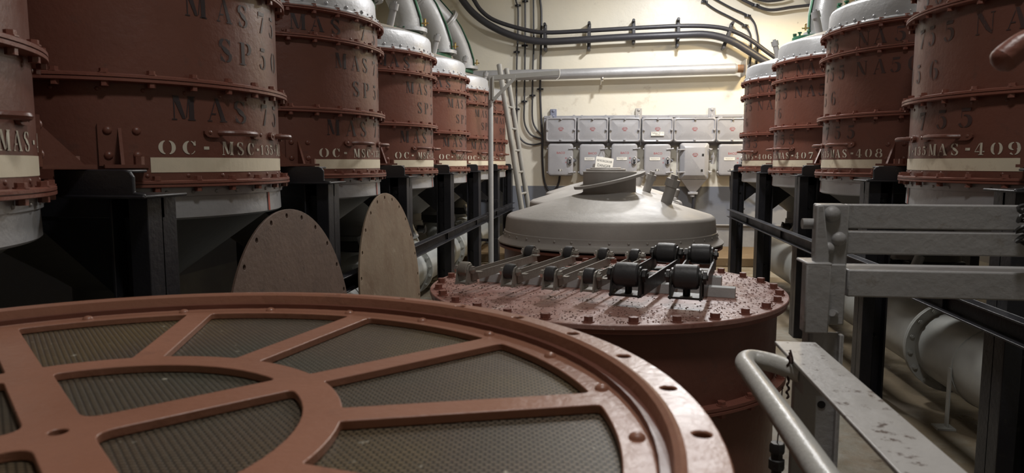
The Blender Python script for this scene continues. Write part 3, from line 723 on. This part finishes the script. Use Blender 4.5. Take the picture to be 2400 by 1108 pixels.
def rnd(pts, r, n=5):
    out = []; N_ = len(pts)
    for i in range(N_):
        p, a, c = Vector(pts[i]), Vector(pts[i - 1]), Vector(pts[(i + 1) % N_])
        d1, d2 = a - p, c - p; ang = d1.angle(d2)
        if ang > R(150): out.append(tuple(p)); continue
        q = min(r, d1.length * .45, d2.length * .45)
        s1, s2 = p + d1.normalized() * q, p + d2.normalized() * q
        for k in range(n + 1):
            u_ = k / n; out.append(tuple(s1 * (1 - u_) ** 2 + p * 2 * u_ * (1 - u_) + s2 * u_ * u_))
    return out
def wedge(a0, a1, r0, r1, hw, n=14, rr=.014):
    """opening between two parallel-sided spokes at a0 and a1"""
    def at(a, r, s_):   # point on circle r whose distance from spoke line a is hw
        return R(a) + s_ * math.asin(min(.99, hw / r))
    pts = []
    A0, A1 = at(a0, r1, 1), at(a1, r1, -1)
    pts += [(r1 * math.cos(A0 + (A1 - A0) * i / n), r1 * math.sin(A0 + (A1 - A0) * i / n)) for i in range(n + 1)]
    if r0 > .06:
        B0, B1 = at(a0, r0, 1), at(a1, r0, -1)
        pts += [(r0 * math.cos(B1 + (B0 - B1) * i / n), r0 * math.sin(B1 + (B0 - B1) * i / n)) for i in range(n + 1)]
    else:
        m_ = R((a0 + a1) / 2); k_ = hw / math.sin(R((a1 - a0) / 2)); pts.append((k_ * math.cos(m_), k_ * math.sin(m_)))
    # corners only are rounded
    return rnd(pts, rr)
holes = [wedge(a, a + 30, .237, .478, .0175) for a in range(-12, 348, 30)]
holes += [wedge(a, a + 90, .0, .201, .022, rr=.02) for a in (48, 138, 228, 318)]
zg = gz - .018
grid = MB().holed(circle(.509, 120), holes + [circle(.008, 12)], zg - .009, zg, MM).build('spoked_grid', REDG, t, bevel=.001)
proto = None
for k in range(24):
    p = pol(.494, 15 * k + 6, zg, gx, gy)
    q = MB().dome(p, (0, 0, 1), .0075, .005); q.build('rivet', REDG, grid)
MB().lathe([(.0001, zg - .016), (.505, zg - .016), (.505, zg - .0095), (.0001, zg - .0095)], (gx, gy, 0), 96).build('wire_mesh', MESH, t)
MB().cyl((gx, gy, zg - .0095), (gx, gy, zg - .006), .0078, n=12).build('hub_plug', DARK, t)

# ---------------------------------------------------------------- leaning blank plates
def plate(c, r, lean, m, label, yaw=0, hole0=0):
    M = Matrix.Translation(c) @ Matrix.Rotation(R(yaw), 4, 'Z') @ Matrix.Rotation(R(90 - lean), 4, 'Y')
    hs = [circle(.0085, 10, (r - .022) * math.cos(R(15 * k + hole0)), (r - .022) * math.sin(R(15 * k + hole0))) for k in range(24)]
    b = MB().holed(circle(r, 96), hs, -.004, .004, M)
    return tag(b.build('blank_plate', m, bevel=.001), label, 'plate', 'drilled round plates leaning by the left rail')
plate((-1.015, 2.21, .458), .458, 5, RUST, 'nearer brown rusty round plate, with bolt holes round its rim')
plate((-1.018, 3.27, .462), .462, 5, RUSTB, 'farther paler streaked round plate, leaning on the left channel rail')

# ---------------------------------------------------------------- standpipe, gallows bracket, ladder
t = thing('standpipe', 'thin white vertical pipe clamped to the left channel rail', 'pipe', (-1.03, 6.3, 0))
MB().cyl((-1.03, 6.3, 0), (-1.03, 6.3, 1.66), .024, n=16).build('pipe', SILD, t)
for z in (.72, .36):
    MB().bb((-1.13, 6.32, z - .012), (-.97, 6.335, z + .012)).cyl((-1.08, 6.33, z), (-1.08, 6.29, z), .012, n=8).build('clamp', BLK, t)
t = thing('gallows_bracket', 'grey angle-iron gallows bracket reaching right from the standpipe top', 'bracket', (-1.05, 6.28, 1.3))
a, e = P(1146, 180, 6.25), P(1312, 168, 6.25)
MB().bb((a.x, 6.24, 1.62), (a.x + .035, 6.265, a.z)).bb((a.x + .03, 6.22, 1.62), (a.x + .045, 6.265, a.z)).build('upright', LADD, t, bevel=.001)
b = MB().rings([[a + Vector((0, y_, z_)) for y_, z_ in ((0, .012), (.03, .012), (.03, -.028), (0, -.028))], [e + Vector((0, y_, z_)) for y_, z_ in ((0, .012), (.03, .012), (.03, -.028), (0, -.028))]]).build('arm', LADD, t, smooth=False)
a2, e2 = P(1150, 240, 6.23), P(1208, 181, 6.23)
MB().rings([[a2 + Vector((0, y_, z_)) for y_, z_ in ((0, .02), (.015, .02), (.015, -.02), (0, -.02))], [e2 + Vector((0, y_, z_)) for y_, z_ in ((0, .02), (.015, .02), (.015, -.02), (0, -.02))]]).build('brace', LADD, t, smooth=False)
MB().tube([e + Vector((0, -.004, .02)), e + Vector((0, -.008, -.03)), e + Vector((-.01, -.006, -.055)), e + Vector((-.03, -.004, -.068))], .003, n=6).build('hook', SIGNW, t)
t = thing('ladder', 'grey tubular ladder leaning against the back wall beside the standpipe', 'ladder', (-.75, 7.1, 0))
l0, l1 = Vector((-.735, 7.0, .0)), P(1170, 152, 6.9)
r0, r1 = Vector((-.70, 7.33, .0)), P(1187, 162, 7.25)
for a_, b_ in ((l0, l1), (r0, r1)):
    MB().cyl(a_, b_, .026, n=14).dome(b_, b_ - a_, .0265, .012).build('stile', LADD, t)
for k in range(9):
    f_ = .05 + k * .108; p, q = l0.lerp(l1, f_), r0.lerp(r1, f_); MB().cyl(p, q, .012, n=10).build('rung', LADD, t)

# ---------------------------------------------------------------- pipe, cables on the back wall
yp = 8.22
t = thing('wall_pipe', 'silver horizontal pipe along the back wall, rust-taped right end', 'pipe', P(1400, 175, yp))
MB().cyl(P(1100, 178, yp), P(1310, 174, yp), .060, n=24).cyl(P(1310, 174, yp), P(1722, 161, yp), .058, n=24).cyl(P(1722, 161, yp), P(1728, 161, yp), .058, .044, n=24).build('pipe_body', SILV, t)
MB().cyl(P(1727, 161, yp), P(1743, 160.5, yp), .044, n=20).build('rusty_tape', RUSTP, t)
c_ = P(1743, 160.5, yp); MB().box(c_, (.012, .30, .17)).build('end_plate', STEEL, t)
c_ = P(1412, 172, yp); MB().cyl(c_ + Vector((0, -.02, -.04)), c_ + Vector((0, -.02, -.09)), .012).dome(c_ + Vector((0, -.03, -.06)), (0, -1, 0), .02).cyl(c_ + Vector((-.012, -.03, -.07)), c_ + Vector((-.02, -.03, -.13)), .005).build('drain_tap', STEELB, t)
def cable(px, r, label, grp, yy=8.35, clips=(), n=8, cat='cable'):
    t = thing('wall_cable', label, cat, P(*px[0], yy), grp)
    MB().tube([P(x, y, yy) for x, y in px], r, n=n, sub=5).build('cable_run', CABL, t)
    for x, y in clips:
        p = P(x, y, yy); MB().box(p, (r * 2 + .05, .02, .02)).cyl(p - Vector((0, .012, .012)), p + Vector((0, -.012, .012)), r * 1.5, n=8).build('clip', BLK, t)
    return t
cg = 'thin cables running down the left of the back wall'
cable([(1209, -30), (1209, 0), (1214, 20), (1214, 72), (1211, 159), (1211, 256), (1214, 310), (1227, 332), (1248, 339), (1272, 335)], .010, 'leftmost of the four thin cables on the back wall', cg, clips=[(1214, 13), (1211, 122), (1211, 256)])
cable([(1230, -30), (1231, 60), (1230, 159), (1229, 238), (1229, 285), (1241, 312), (1258, 322), (1272, 325)], .010, 'second of the four thin cables from the left on the back wall', cg, clips=[(1230, 107), (1229, 238), (1231, 3)])
cable([(1250, -30), (1251, 100), (1249, 159), (1248, 224), (1248, 278), (1257, 302), (1272, 318)], .010, 'third of the four thin cables from the left on the back wall', cg, clips=[(1248, 224)])
cable([(1263, -30), (1266, 0), (1269, 40), (1267, 159), (1266, 209), (1268, 267), (1271, 318), (1271, 367), (1274, 414), (1280, 437), (1290, 448), (1303, 442), (1310, 426), (1312, 412)], .0125, 'rightmost thin cable, looping under the switch boxes', cg, clips=[(1266, 209)])
up_c = [(1060, -95), (1084, -45), (1111, 0), (1128, 25), (1158, 47), (1212, 65), (1274, 76), (1375, 72), (1483, 66), (1591, 61), (1663, 62), (1710, 70), (1754, 90), (1800, 123), (1850, 158), (1900, 190)]
lo_c = [(1030, -95), (1057, -45), (1084, 0), (1111, 32), (1151, 61), (1205, 85), (1267, 97), (1339, 95), (1447, 88), (1591, 82), (1656, 81), (1710, 94), (1754, 119), (1794, 144), (1840, 170), (1890, 195)]
cable(up_c, .024, 'upper, slimmer of the two heavy cables swagged along the back wall', 'heavy cables swagged across the back wall', 8.22, n=12)
cable(lo_c, .040, 'lower, thicker of the two heavy cables swagged along the back wall', 'heavy cables swagged across the back wall', 8.22, n=14)
cl = [((1277, 57), (1278, 116)), ((1381, 54), (1380, 114)), ((1485, 48), (1485, 99)), ((1590, 45), (1588, 107)), ((1717, 54), (1696, 112))]
cn = ['leftmost cable clamp on the heavy cables', 'second cable clamp from the left on the heavy cables', 'middle cable clamp on the heavy cables', 'fourth cable clamp from the left, upright, on heavy cables', 'slanted rightmost cable clamp on the heavy cables']
for (a_, b_), l_ in zip(cl, cn):
    p, q = P(*a_, 8.27), P(*b_, 8.27); d = (q - p).normalized(); mid = (p + q) / 2
    b = MB().cyl(p + Vector((0, .03, 0)), q + Vector((0, .03, 0)), .022, n=8)
    for e_ in (p, q): b.cyl(e_ + Vector((0, .10, 0)), e_ + Vector((0, -.03, 0)), .018, n=8)
    s2 = Vector((d.z, 0, -d.x))
    b.box(mid + Vector((0, -.055, 0)), (.035, .03, (q - p).length * .62), Matrix((s2, Vector((0, 1, 0)), -d)).transposed())
    tag(b.build('cable_clamp', CABL, bevel=.004), l_, 'clamp', 'clamps holding the heavy cables')
cg = 'cables at the top right of the back wall'
cable([(1640, -20), (1650, 2), (1676, 22), (1713, 41), (1743, 58), (1756, 74), (1760, 93), (1759, 139), (1753, 165), (1750, 200)], .011, 'left one of the pair of thin cables bending down at upper right', cg, clips=[(1651, 4), (1746, 60)])
cable([(1650, -18), (1680, 0), (1717, 20), (1752, 36), (1767, 52), (1773, 71), (1777, 100), (1773, 156), (1773, 200)], .011, 'right one of the pair of thin cables bending down at upper right', cg, clips=[(1752, 37), (1777, 110)])
cable([(1720, -14), (1743, 0), (1771, 13), (1795, 22), (1817, 23), (1856, 17), (1900, 12)], .017, 'short thick cable at top right, disappearing behind the silver duct', cg, 8.3, clips=[(1771, 13)])
cable([(1760, -8), (1782, 0), (1800, 3), (1829, 0), (1850, -6)], .014, 'cable dipping just into frame at the top right', cg, 8.3)

# ---------------------------------------------------------------- switch boxes
def rrect(x0, x1, z0, z1, r, n=4):
    pts = []
    for cx, cz, a0 in ((x1 - r, z1 - r, 0), (x0 + r, z1 - r, 90), (x0 + r, z0 + r, 180), (x1 - r, z0 + r, 270)):
        for i in range(n + 1):
            a = R(a0 + 90 * i / n); pts.append((cx + r * math.cos(a), cz + r * math.sin(a)))
    return pts
def slab(b, x0, x1, z0, z1, r, y_back, layers):
    """rounded box built of rings; layers: (inset, y)"""
    rs = []
    for ins, y in layers: rs.append([Vector((x, y, z)) for x, z in rrect(x0 + ins, x1 - ins, z0 + ins, z1 - ins, max(.003, r - ins * .5))])
    return b.rings(rs)
def oval_logo(par, cx, cz, y):
    b = MB()
    for rx, rz, wv in ((.030, .017, .0028),):
        n = 28; rs = []
        for i in range(n):
            a = 2 * PI * i / n; rs.append((cx + rx * math.cos(a), cz + rz * math.sin(a), cx + (rx - wv) * math.cos(a), cz + (rz - wv) * math.sin(a)))
        for i in range(n):
            p, q = rs[i], rs[(i + 1) % n]; b.poly([(p[0], y, p[1]), (q[0], y, q[1]), (q[2], y, q[3]), (p[2], y, p[3])], [(0, 1, 2, 3)])
    b.poly([(cx - .016, y, cz - .024), (cx + .016, y, cz - .024), (cx + .016, y, cz - .020), (cx - .016, y, cz - .020)], [(0, 1, 2, 3)])
    tb = text_mesh('BACO', .017, (cx, y, cz), (1, 0, 0), (0, 0, 1), 0)
    me = bpy.data.meshes.new('t'); tb.bm.to_mesh(me); tb.bm.free(); b.bm.from_mesh(me); bpy.data.meshes.remove(me)
    b.build('oval_logo', LOGO, par, smooth=False)
yf = 8.2
ups = [(1279, 1350), (1353, 1425), (1428, 1501), (1505, 1578), (1580, 1678), (1681, 1753)]
ul = ['first of the grey upper boxes from the left, beside the cables', 'second of the grey upper boxes from the left', 'third of the grey upper boxes from the left', 'fourth grey upper box, the one with the white name plate', 'widest grey upper box, above the funnel-bottomed box', 'rightmost grey upper box, partly behind drum 406']
for (xa, xb), l_ in zip(ups, ul):
    A, B = P(xa, 276, yf), P(xb, 332, yf); x0, x1, z1, z0 = A.x, B.x, A.z, B.z; cx, cz = (x0 + x1) / 2, (z0 + z1) / 2
    t = thing('junction_box', l_, 'electrical box', (cx, 8.38, z0), 'upper row of grey junction boxes')
    b = MB(); slab(b, x0 - .002, x1 + .002, z0 - .004, z1 + .004, .02, 8.37, [(.0, 8.375), (0, 8.245), (.004, 8.24)]); b.build('casing', GREY, t)
    b = MB(); slab(b, x0, x1, z0, z1, .032, 8.24, [(.0, 8.24), (0, 8.222), (.003, 8.214), (.010, 8.211), (.016, 8.214), (.020, 8.221), (.024, 8.221), (.060, 8.214), (.10, 8.209)])
    for sx, sz in ((x0 + .022, cz), (x1 - .022, cz), (cx, z0 + .022), (cx, z1 - .014)):
        b.cyl((sx, 8.222, sz), (sx, 8.200, sz), .013, n=12).cyl((sx, 8.2, sz), (sx, 8.192, sz), .008, n=6)
    cv = b.build('cover', GREY, t)
    for sx in (x0 + .05, x1 - .03): MB().cyl((sx, 8.33, z1 + .015), (sx, 8.29, z1 + .015), .022, n=16).cyl((sx, 8.29, z1 + .015), (sx, 8.28, z1 + .015), .010, n=6).build('mounting_lug', GREY, t)
    oval_logo(cv, cx, cz + .012, 8.2075)
    if xa == 1505:
        MB().box((cx, 8.204, cz - .045), (.145, .004, .044)).build('name_plate', SIGNW, cv)
        text_mesh('Tableau N\u00b0 11', .023, (cx, 8.2015, cz - .036), (1, 0, 0), (0, 0, 1), 0).build('plate_lettering', INK, cv, smooth=False)
        text_mesh('Filtres', .021, (cx, 8.2015, cz - .055), (1, 0, 0), (0, 0, 1), 0).build('plate_lettering', INK, cv, smooth=False)
lows = [(1284, 1343, 337, 411), (1358, 1417, 338, 411), (1433, 1493, 337, 411), (1510, 1571, 338, 411), None, (1685, 1745, 338, 411)]
lb = ['leftmost grey switch box, without a name plate, above the looping cable', 'second grey switch box from the left, behind the danger sign', 'third grey switch box from the left, right of the danger sign', 'fourth grey switch box from the left, left of the funnel box', None, 'rightmost grey switch box, half hidden by drum 406']
plates = [None, ('Filtres bas N\u00b01', ''), ('Filtres haut N\u00b01', 'et haut'), ('Filtres haut N\u00b02', ''), None, ('Filtres bas N\u00b02', '')]
for i, q in enumerate(lows):
    if not q: continue
    A, B = P(q[0], q[2], yf), P(q[1], q[3], yf); x0, x1, z1, z0 = A.x, B.x, A.z, B.z; cx, cz = (x0 + x1) / 2, (z0 + z1) / 2
    t = thing('switch_box', lb[i], 'electrical box', (cx, 8.38, z0), 'lower row of grey switch boxes')
    b = MB(); slab(b, x0 + .004, x1 - .004, z0 - .008, z1 + .004, .03, 8.37, [(.0, 8.375), (0, 8.23)]); b.build('casing', GREY, t)
    b = MB(); slab(b, x0, x1, z0, z1, .034, 8.24, [(.0, 8.23), (0, 8.205), (.004, 8.196), (.014, 8.191), (.02, 8.190)]); dr_ = b.build('door', GREY, t)
    for zz in (z1 - .055, z0 + .035):
        b = MB().cyl((x1 - .05, 8.185, zz - .004), (x1 + .03, 8.185, zz + .004), .007, n=8).cyl((x1 + .012, 8.185, zz + .003), (x1 + .03, 8.185, zz + .004), .012, n=8).cyl((x0 - .012, 8.215, zz), (x0 + .003, 8.215, zz), .012, n=8); b.build('latch', GREY, t)
    text_mesh('BACO', .034, (cx + .005, 8.1895, z1 - .105), (1, 0, 0), (0, 0, 1), 0, 1.05).build('red_lettering', LOGO, dr_, smooth=False)
    bx = x1 - .035; bz = cz - .01
    b = MB(); slab(b, bx - .026, bx + .026, bz - .048, bz + .048, .026, 8.19, [(0, 8.19), (0, 8.172), (.005, 8.168), (.008, 8.168), (.009, 8.18)]); bs = b.build('push_button_plate', GREY, dr_)
    for dz in (.022, -.022):
        MB().cyl((bx, 8.182, bz + dz), (bx, 8.160, bz + dz), .012, n=14).build('push_button', SILD if dz > 0 else BLK, t)
    MB().cyl((x1, 8.30, bz), (x1 + .035, 8.30, bz), .03, .008, n=12).build('side_gland', GREY, t)
    text_mesh('M', .030, (bx - .048, 8.1895, bz + .024), (1, 0, 0), (0, 0, 1), 0).build('red_lettering', LOGO, dr_, smooth=False)
    text_mesh('A', .030, (bx - .048, 8.1895, bz - .022), (1, 0, 0), (0, 0, 1), 0).build('red_lettering', LOGO, dr_, smooth=False)
    MB().box((cx, 8.1895, z0 + .062), (.044, .002, .02)).build('rating_badge', SIGNW, dr_)
    MB().box((cx - .016, 8.188, z0 + .062), (.010, .002, .018)).box((cx + .015, 8.188, z0 + .062), (.008, .002, .018)).box((cx - .002, 8.188, z0 + .064), (.006, .002, .010)).build('badge_lettering', INK, dr_)
    if plates[i]:
        px = cx - .028
        MB().box((px, 8.188, cz + .012), (.118, .003, .034)).build('name_plate', SIGNW, dr_)
        text_mesh(plates[i][0], .014, (px, 8.186, cz + (.018 if plates[i][1] else .012)), (1, 0, 0), (0, 0, 1), 0).build('plate_lettering', INK, dr_, smooth=False)
        if plates[i][1]: text_mesh(plates[i][1], .012, (px, 8.186, cz + .003), (1, 0, 0), (0, 0, 1), 0).build('plate_lettering', INK, dr_, smooth=False)
A, B = P(1594, 335, yf), P(1660, 421, yf); x0, x1, z1, z0 = A.x, B.x, A.z, B.z; cx, cz = (x0 + x1) / 2, (z0 + z1) / 2
t = thing('main_switch_box', 'grey box with funnel-shaped cable entry below the widest upper box', 'electrical box', (cx, 8.38, z0 - .15))
b = MB(); slab(b, x0, x1, z0, z1, .03, 8.37, [(.0, 8.375), (0, 8.20), (.004, 8.19), (.012, 8.185), (.045, 8.150), (.055, 8.146)]); dr_ = b.build('casing', GREY, t)
b = MB().rings([[Vector((cx - .14, 8.36, z0)), Vector((cx + .14, 8.36, z0)), Vector((cx + .14, 8.19, z0)), Vector((cx - .14, 8.19, z0))], [Vector((cx - .03, 8.31, z0 - .145)), Vector((cx + .03, 8.31, z0 - .145)), Vector((cx + .03, 8.25, z0 - .145)), Vector((cx - .03, 8.25, z0 - .145))]])
b.build('cable_funnel', GREY, t, smooth=False)
MB().box((cx, 8.28, z0 - .155), (.11, .08, .028)).cyl((cx, 8.28, z0 - .17), (cx, 8.28, z0 - .20), .03, n=12).build('gland', GREY, t, bevel=.004)
for zz in (z1 - .075, z0 + .085):
    MB().box((x0 + .015, 8.16, zz), (.09, .03, .014)).cyl((x0 - .03, 8.17, zz - .03), (x0 - .03, 8.17, zz + .03), .009).build('hinge', GREY, t, bevel=.003)
    MB().cyl((x1 - .01, 8.165, zz + .01), (x1 + .03, 8.165, zz + .002), .008).dome((x1 + .012, 8.16, zz), (0, -1, 0), .014).build('latch', GREY, t)
MB().cyl((x0 - .03, 8.17, z0 + .08), (x0 - .03, 8.17, z1 - .07), .007, n=8).build('hinge_rod', GREY, t)
MB().cyl((x1 + .055, 8.25, cz + .07), (x1 + .05, 8.25, cz - .03), .024, .018, n=12).cyl((x1 - .01, 8.28, cz), (x1 + .06, 8.26, cz), .012).cyl((x1 + .055, 8.24, cz + .07), (x1 + .055, 8.24, cz + .10), .008).build('operating_handle', GREY, t)
oval_logo(dr_, cx + .003, z1 - .13, 8.1445)
MB().box((cx + .088, 8.1445, z1 - .135), (.022, .002, .026)).box((cx + .080, 8.1445, z0 + .105), (.022, .002, .026)).build('badge', INK, dr_)
cable([(1627, 442), (1627, 460), (1624, 500), (1622, 560), (1622, 590)], .020, 'black cable dropping from the funnel of the main switch box', 'feed cables below the boxes', 8.28)
cable([(1712, 412), (1712, 440), (1718, 462), (1728, 478), (1745, 490)], .010, 'thin cable curling below the rightmost switch box', 'feed cables below the boxes', 8.3)
cable([(1750, 440), (1765, 450), (1780, 446), (1790, 430)], .010, 'thin cable loop showing between the two farthest right posts', 'feed cables below the boxes', 8.3)
for (x, y), l_, m in zip([(1297, 266), (1497, 264), (1669, 263)], ['blue-grey hanger foot above the leftmost upper box', 'beige hanger foot above the middle upper boxes', 'grey-blue hanger foot above the widest upper box'], [mat('bluish_paint', (.23, .25, .33), .45), PEWT, GREY]):
    p = P(x, y, 8.34); b = MB().box(p + Vector((0, .02, -.01)), (.075, .04, .125)); b.dome(p + Vector((0, 0, .03)), (0, -1, 0), .018).dome(p + Vector((0, 0, -.03)), (0, -1, 0), .016)
    tag(b.build('hanger_foot', m, bevel=.006), l_, 'bracket', 'hanger feet above the boxes')
# long mounting strap behind the boxes
p, q = P(1274, 275, 8.3), P(1760, 273, 8.3)
b = MB().bb((p.x, 8.345, p.z - .01), (q.x, 8.375, p.z + .02)).bb((p.x, 8.345, p.z - .33), (q.x, 8.375, p.z - .29)).bb((p.x, 8.35, p.z - .29), (p.x + .03, 8.375, p.z - .01))
tag(b.build('mounting_frame', GREY, bevel=.003), 'flat grey steel frame that the switch boxes hang on', 'frame')
# danger sign
t = thing('danger_sign', 'white enamel sign reading NE PAS ENCLENCHER DANGER, hung askew', 'sign', P(1417, 396, 8.12))
TL, TR, BL, BR = P(1398, 366, 8.14), P(1439, 372, 8.14), P(1394, 396, 8.12), P(1435, 397, 8.12)
u_ = (TR - TL).normalized(); v_ = (TL - BL).normalized(); wd, ht = (TR - TL).length, ((TL - BL).length + (TR - BR).length) / 2
org = (BL + BR) / 2
b = MB().prism([(x - (wd / 2), z) for x, z in rrect(0, wd, 0, ht, .012)], org, u_, v_, .003)
sg_ = b.build('plate', SIGNW, t, smooth=False)
text_mesh('NE PAS ENCLENCHER', .034, org + v_ * ht * .68, u_, v_, -.0015, .52).build('sign_lettering', INK, sg_, smooth=False)
text_mesh('NE PAS ENCLENCHER', .034, org + v_ * ht * .68, u_, v_, .0045, .52).build('sign_lettering', INK, sg_, smooth=False)
text_mesh('DANGER', .046, org + v_ * ht * .28, u_, v_, .0045, .82).build('sign_lettering', INK, sg_, smooth=False)
MB().tube([TL + u_ * .015 - v_ * .012, P(1408, 353, 8.17), P(1412, 351, 8.18), TR - u_ * .05 + v_ * .002], .0018, n=5, sub=1).build('string', ROPE, t)

# ---------------------------------------------------------------- grey gate and handrail at the right
t = thing('grey_gate', 'heavy grey riveted gate of flat bars across the right foreground', 'gate', (.43, 1.45, .5))
Yg = 1.45
def bxp(x0, y0, x1, y1, Y0, Y1): a = P(x0, y0, Y0); c = P(x1, y1, Y0); return (a.x, Y0, a.z), (c.x, Y1, c.z)
MB().bb(*bxp(1985, 479, 2520, 542, Yg + .012, Yg + .035)).build('upper_bar', GREYR, t, bevel=.0025)
MB().bb(*bxp(1983, 541.5, 2520, 604, Yg + .011, Yg + .035)).build('upper_bar', GREYR, t, bevel=.0025)
MB().bb(*bxp(1988, 632, 2520, 708, Yg + .010, Yg + .105)).build('lower_bar', GREYR, t, bevel=.003)
a_, c_ = P(1908, 479, Yg), P(1984, 640, Yg)
b = MB().bb((a_.x + .012, Yg, a_.z), (c_.x, Yg + .05, c_.z))
w0 = P(1912, 478, Yg - .02)
b.prism([(0, 0), (.013, 0), (.027, -.100), (.027, -.150), (.014, -.165), (0, -.150)], (a_.x, Yg - .022, a_.z), (1, 0, 0), (0, 0, 1), -.022)
gp = b.build('gusset_plate', GREYR, t, bevel=.003)
for x, y, r_ in ((1950, 502, .0165), (1966, 560, .0145), (1941, 582, .0125)):
    p = P(x, y, Yg); MB().dome(p, (0, -1, 0), r_, r_ * .75, n=18).build('rivet', GREYR, gp)
p = P(1892, 524, Yg + .02); MB().cyl(p + Vector((-.01, 0, 0)), p + Vector((.03, 0, 0)), .0105, n=14).build('hinge_pin', GREYR, gp)
b = MB(); a_, c_ = P(1886, 620, Yg - .02), P(1983, 780, Yg - .02)
b.bb((a_.x + .036, Yg - .005, a_.z), (c_.x, Yg + .05, c_.z + .012)).bb((a_.x, Yg - .035, a_.z + .003), (a_.x + .046, Yg + .0, c_.z)).bb((a_.x, Yg - .035, a_.z), (a_.x + .048, Yg + .045, a_.z + .006))
b.build('socket', GREYR, t, bevel=.003)
a_, c_ = P(1898, 780, Yg), P(1964, 1000, Yg)
b = MB().bb((a_.x, Yg + .005, 0), (c_.x, Yg + .017, a_.z)).bb((a_.x, Yg + .005, 0), (a_.x + .010, Yg + .055, a_.z)).bb((c_.x - .008, Yg - .01, .0), (c_.x, Yg + .02, a_.z))
ps = b.build('gate_post', GREYR, t, bevel=.002)
for z in (.58, .40): MB().cyl((a_.x + .030, Yg + .006, z), (a_.x + .030, Yg + .0035, z), .008, n=12).build('bolt_hole', DARK, ps)
p = P(1957, 735, Yg - .005); MB().cyl(p, p + Vector((-.012, -.02, .006)), .007).build('pin', GREYR, t)
# twisted wire round the upper bar
b = MB(); p = P(2397, 470, Yg)
b.tube([p + Vector((.012 * math.sin(k * 1.1), -.004 - .010 * abs(math.cos(k * 1.3)), -.0035 * k + .004 * math.sin(k * 2.3))) for k in range(26)], .0042, n=6, sub=2)
tag(b.build('wire_wrap', BLKM), 'dark twisted wire wrapped round the gate bar at the right edge', 'wire')
hz = CZ - .33
t = thing('stair_handrail', 'light grey handrail of chipped flat bar and round tube, right foreground', 'handrail', (.33, .8, hz - .3))
MB().bb((.316, -.45, hz - .007), (.389, 1.33, hz)).build('flat_bar', CHIP, t, bevel=.0015)
MB().tube([(.225, -.45, hz + .012), (.228, .5, hz + .006), (.236, .90, hz - .004), (.240, 1.14, hz - .012), (.243, 1.225, hz - .015), (.262, 1.262, hz - .017), (.30, 1.245, hz - .02), (.335, 1.20, hz - .024)], .0165, n=18, sub=6).build('tube_rail', GREYT, t)
MB().bb((.325, 1.17, hz - .05), (.36, 1.22, hz - .005)).bb((.335, 1.26, 0), (.375, 1.275, hz - .007)).build('rail_post', GREYR, t, bevel=.002)
b = MB(); q = P(1850, 826, 1.21)
pts = [q + Vector((.0012 * math.sin(k * 1.7), .0012 * math.cos(k * 1.7), -.0032 * k)) for k in range(26)]
b.tube(pts, .0016, n=5, sub=2); b.tube([p_ + Vector((.002 * math.cos(i * 1.3), 0, 0)) for i, p_ in enumerate(pts)], .0014, n=5, sub=2); b.tube([q + Vector((-.004, -.02, .01)), q + Vector((0, -.022, -.006)), q + Vector((.002, -.008, -.016)), q], .0016, n=5, sub=3)
tag(b.build('twisted_twine', ROPE), 'dark twisted twine dangling from the handrail tube joint', 'twine')
t = thing('hanging_fitting', 'dark pipe fitting hanging by a wire beneath the handrail tube', 'pipe fitting', P(1818, 1108, 1.22))
q = P(1822, 1037, 1.22)
MB().cyl(P(1834, 905, 1.22), q, .0012, n=6).build('wire', ROPE, t)
MB().lathe([(.006, 0), (.011, 0), (.013, -.004), (.013, -.016), (.010, -.02), (.010, -.028), (.0135, -.03), (.0135, -.046), (.009, -.05), (.009, -.066), (.012, -.068), (.012, -.085), (.006, -.088)], q, 8).build('fitting_body', BLKM, t)
# lever knob
t = thing('lever_handle', 'blurred brown lever end poking in at the upper right edge', 'lever', P(2460, 95, .95))
MB().tube([P(2352, 140, .95), P(2375, 121, .95), P(2410, 100, .95), P(2480, 78, .95), P(2600, 60, .95), P(2860, 40, .95)], .0165, n=16, sub=5).dome(P(2352, 140, .95), P(2352, 140, .95) - P(2375, 121, .95), .0165, .012).build('grip', REDP, t)
q = P(2860, 40, .95)
MB().cyl((q.x, q.y, 0), (q.x, q.y, q.z + .05), .022, n=14).cyl((q.x, q.y, 0), (q.x, q.y, .012), .07, n=20).build('lever_post', BLK, t)
